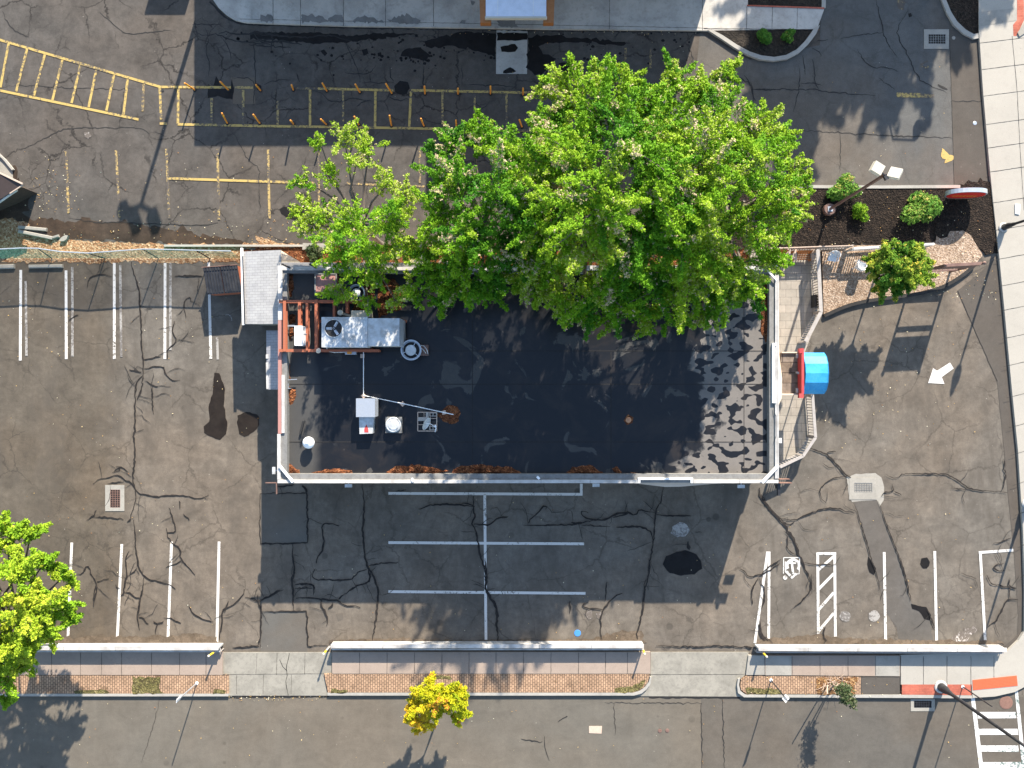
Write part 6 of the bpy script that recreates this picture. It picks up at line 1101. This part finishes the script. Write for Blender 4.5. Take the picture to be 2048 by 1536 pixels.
tree('small_tree', 'small round green tree with yellow tips standing on the gravel bed', 'tree', G(1748, 556, .1), 1.2,
 [(1768, 512, 3.0, .62), (1800, 505, 3.2, .62), (1832, 515, 3.0, .62), (1758, 540, 2.8, .62), (1795, 540, 3.4, .9), (1835, 545, 3.0, .65), (1772, 562, 2.8, .62), (1810, 565, 2.9, .6), (1848, 530, 2.7, .45), (1748, 525, 2.7, .4), (1765, 575, 2.4, .4), (1795, 580, 2.4, .4), (1825, 520, 3.3, .6), (1780, 525, 3.4, .7), (1815, 545, 3.5, .7)],
 'leaf_mix', .06, 2.4, .09, .065, tint0=.62, seedy=.10)
tree('corner_tree', 'bright lime green tree at the lower left edge, overhanging the parking bays', 'tree', G(100, 1215), 2.0,
 [(15, 1075, 4.6, 1.0), (60, 1075, 4.2, .75), (-30, 1120, 5.6, 1.3), (35, 1150, 5.6, 1.3), (85, 1130, 4.4, .8), (125, 1155, 4.2, .6), (110, 1200, 4.6, .95), (60, 1215, 5.8, 1.3), (-20, 1230, 6.2, 1.6), (130, 1240, 4.2, .5), (85, 1265, 4.8, .9), (30, 1300, 5.2, 1.2), (-10, 1350, 5.0, 1.2), (55, 1325, 4.4, .7), (20, 1395, 4.2, .4), (-60, 1300, 6.0, 1.6), (-70, 1180, 6.4, 1.8), (-90, 1390, 5.2, 1.4), (-60, 1050, 5.0, 1.2)],
 'leaf_lime', .2, 1.25, .10, .08, tint0=.5, seedy=.02)
tree('maple_tree', 'maple beyond the top right edge whose soft shadow covers the drive', 'tree', G(1835, -545), 3.5,
 [(1850 + 796 * .33 + dx, -980 + dy, 9.5 + dz, 2.6) for dx, dy, dz in ((0, 0, 1.5), (-110, 40, 0), (110, -20, 0), (-40, 130, -1), (80, 120, -1), (-90, -100, 0), (60, -120, 0), (0, 220, -2.5), (150, 190, -2), (-120, -200, 0), (120, -220, 0))],
 dens=.4, trunk_r=.35, L=.26, W=.2, k=5)
# ginkgo-like dead shrub with stakes
q = G(1662, 1366, .15); ds = thing('staked_shrub', 'half dead shrub with dull leaves and two stakes, in the right paver strip', 'shrub', q); mb = MB()
for x, y, x2, y2, h in ((1652, 1368, 1655, 1387, .9), (1664, 1366, 1676, 1378, 1.0)): a = G(x, y, .15); mb.tube([a, P(x2, y2, 2.0)], .03, 6)
mb.each('stake', 'palewood', ds); mb = MB(); C = []; T = []
for i in range(46): d = Vector((random.gauss(0, 1), random.gauss(0, .7), random.uniform(.1, .9))); d = d.normalized() * random.uniform(.4, 1.0); s = q + Vector((random.uniform(-.5, .7), random.uniform(-.25, .25), 0)); mb.tube([s, s + d * .6, s + d + Vector((0, 0, -.15))], [.012, .009, .004], 4)
mb.build('dry_stems', 'dryleaf' if 'dryleaf' in M else 'palewood', ds)
mb = MB(); mb.tube([q + Vector((.1, 0, 0)), P(1676, 1376, 1.2), P(1690, 1384, 1.9), P(1700, 1400, 2.3)], [.03, .025, .02, .01], 6); mb.build('trunk', 'bark', ds)
for x, y, h, r in ((1682, 1378, 1.8, .3), (1692, 1390, 2.1, .35), (1700, 1402, 2.3, .25), (1706, 1412, 2.2, .12), (1688, 1402, 1.9, .18), (1696, 1376, 1.9, .15)):
    for _ in range(int(420 * r)): d = Vector(rng.normal(0, .5, 3)) * r; C.append(tuple(P(x, y, h) + d)); T.append(random.random())
leaves('foliage', np.array(C), ds, 'leaf_dark', .09, .06, 4, np.array(T))
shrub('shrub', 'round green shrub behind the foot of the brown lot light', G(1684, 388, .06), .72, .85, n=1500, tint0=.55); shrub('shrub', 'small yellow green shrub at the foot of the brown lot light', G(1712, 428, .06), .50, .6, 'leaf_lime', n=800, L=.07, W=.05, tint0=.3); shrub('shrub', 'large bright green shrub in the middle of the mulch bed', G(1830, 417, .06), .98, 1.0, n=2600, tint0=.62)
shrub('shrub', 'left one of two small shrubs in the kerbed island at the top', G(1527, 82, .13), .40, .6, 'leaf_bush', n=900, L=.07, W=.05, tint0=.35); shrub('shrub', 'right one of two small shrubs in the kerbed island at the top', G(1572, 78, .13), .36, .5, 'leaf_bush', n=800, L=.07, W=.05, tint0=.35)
shrub('shrub', 'low dry dark shrub beside the concrete step, under the leftmost maple', G(628, 508), .45, .45, 'leaf_dark', n=500)
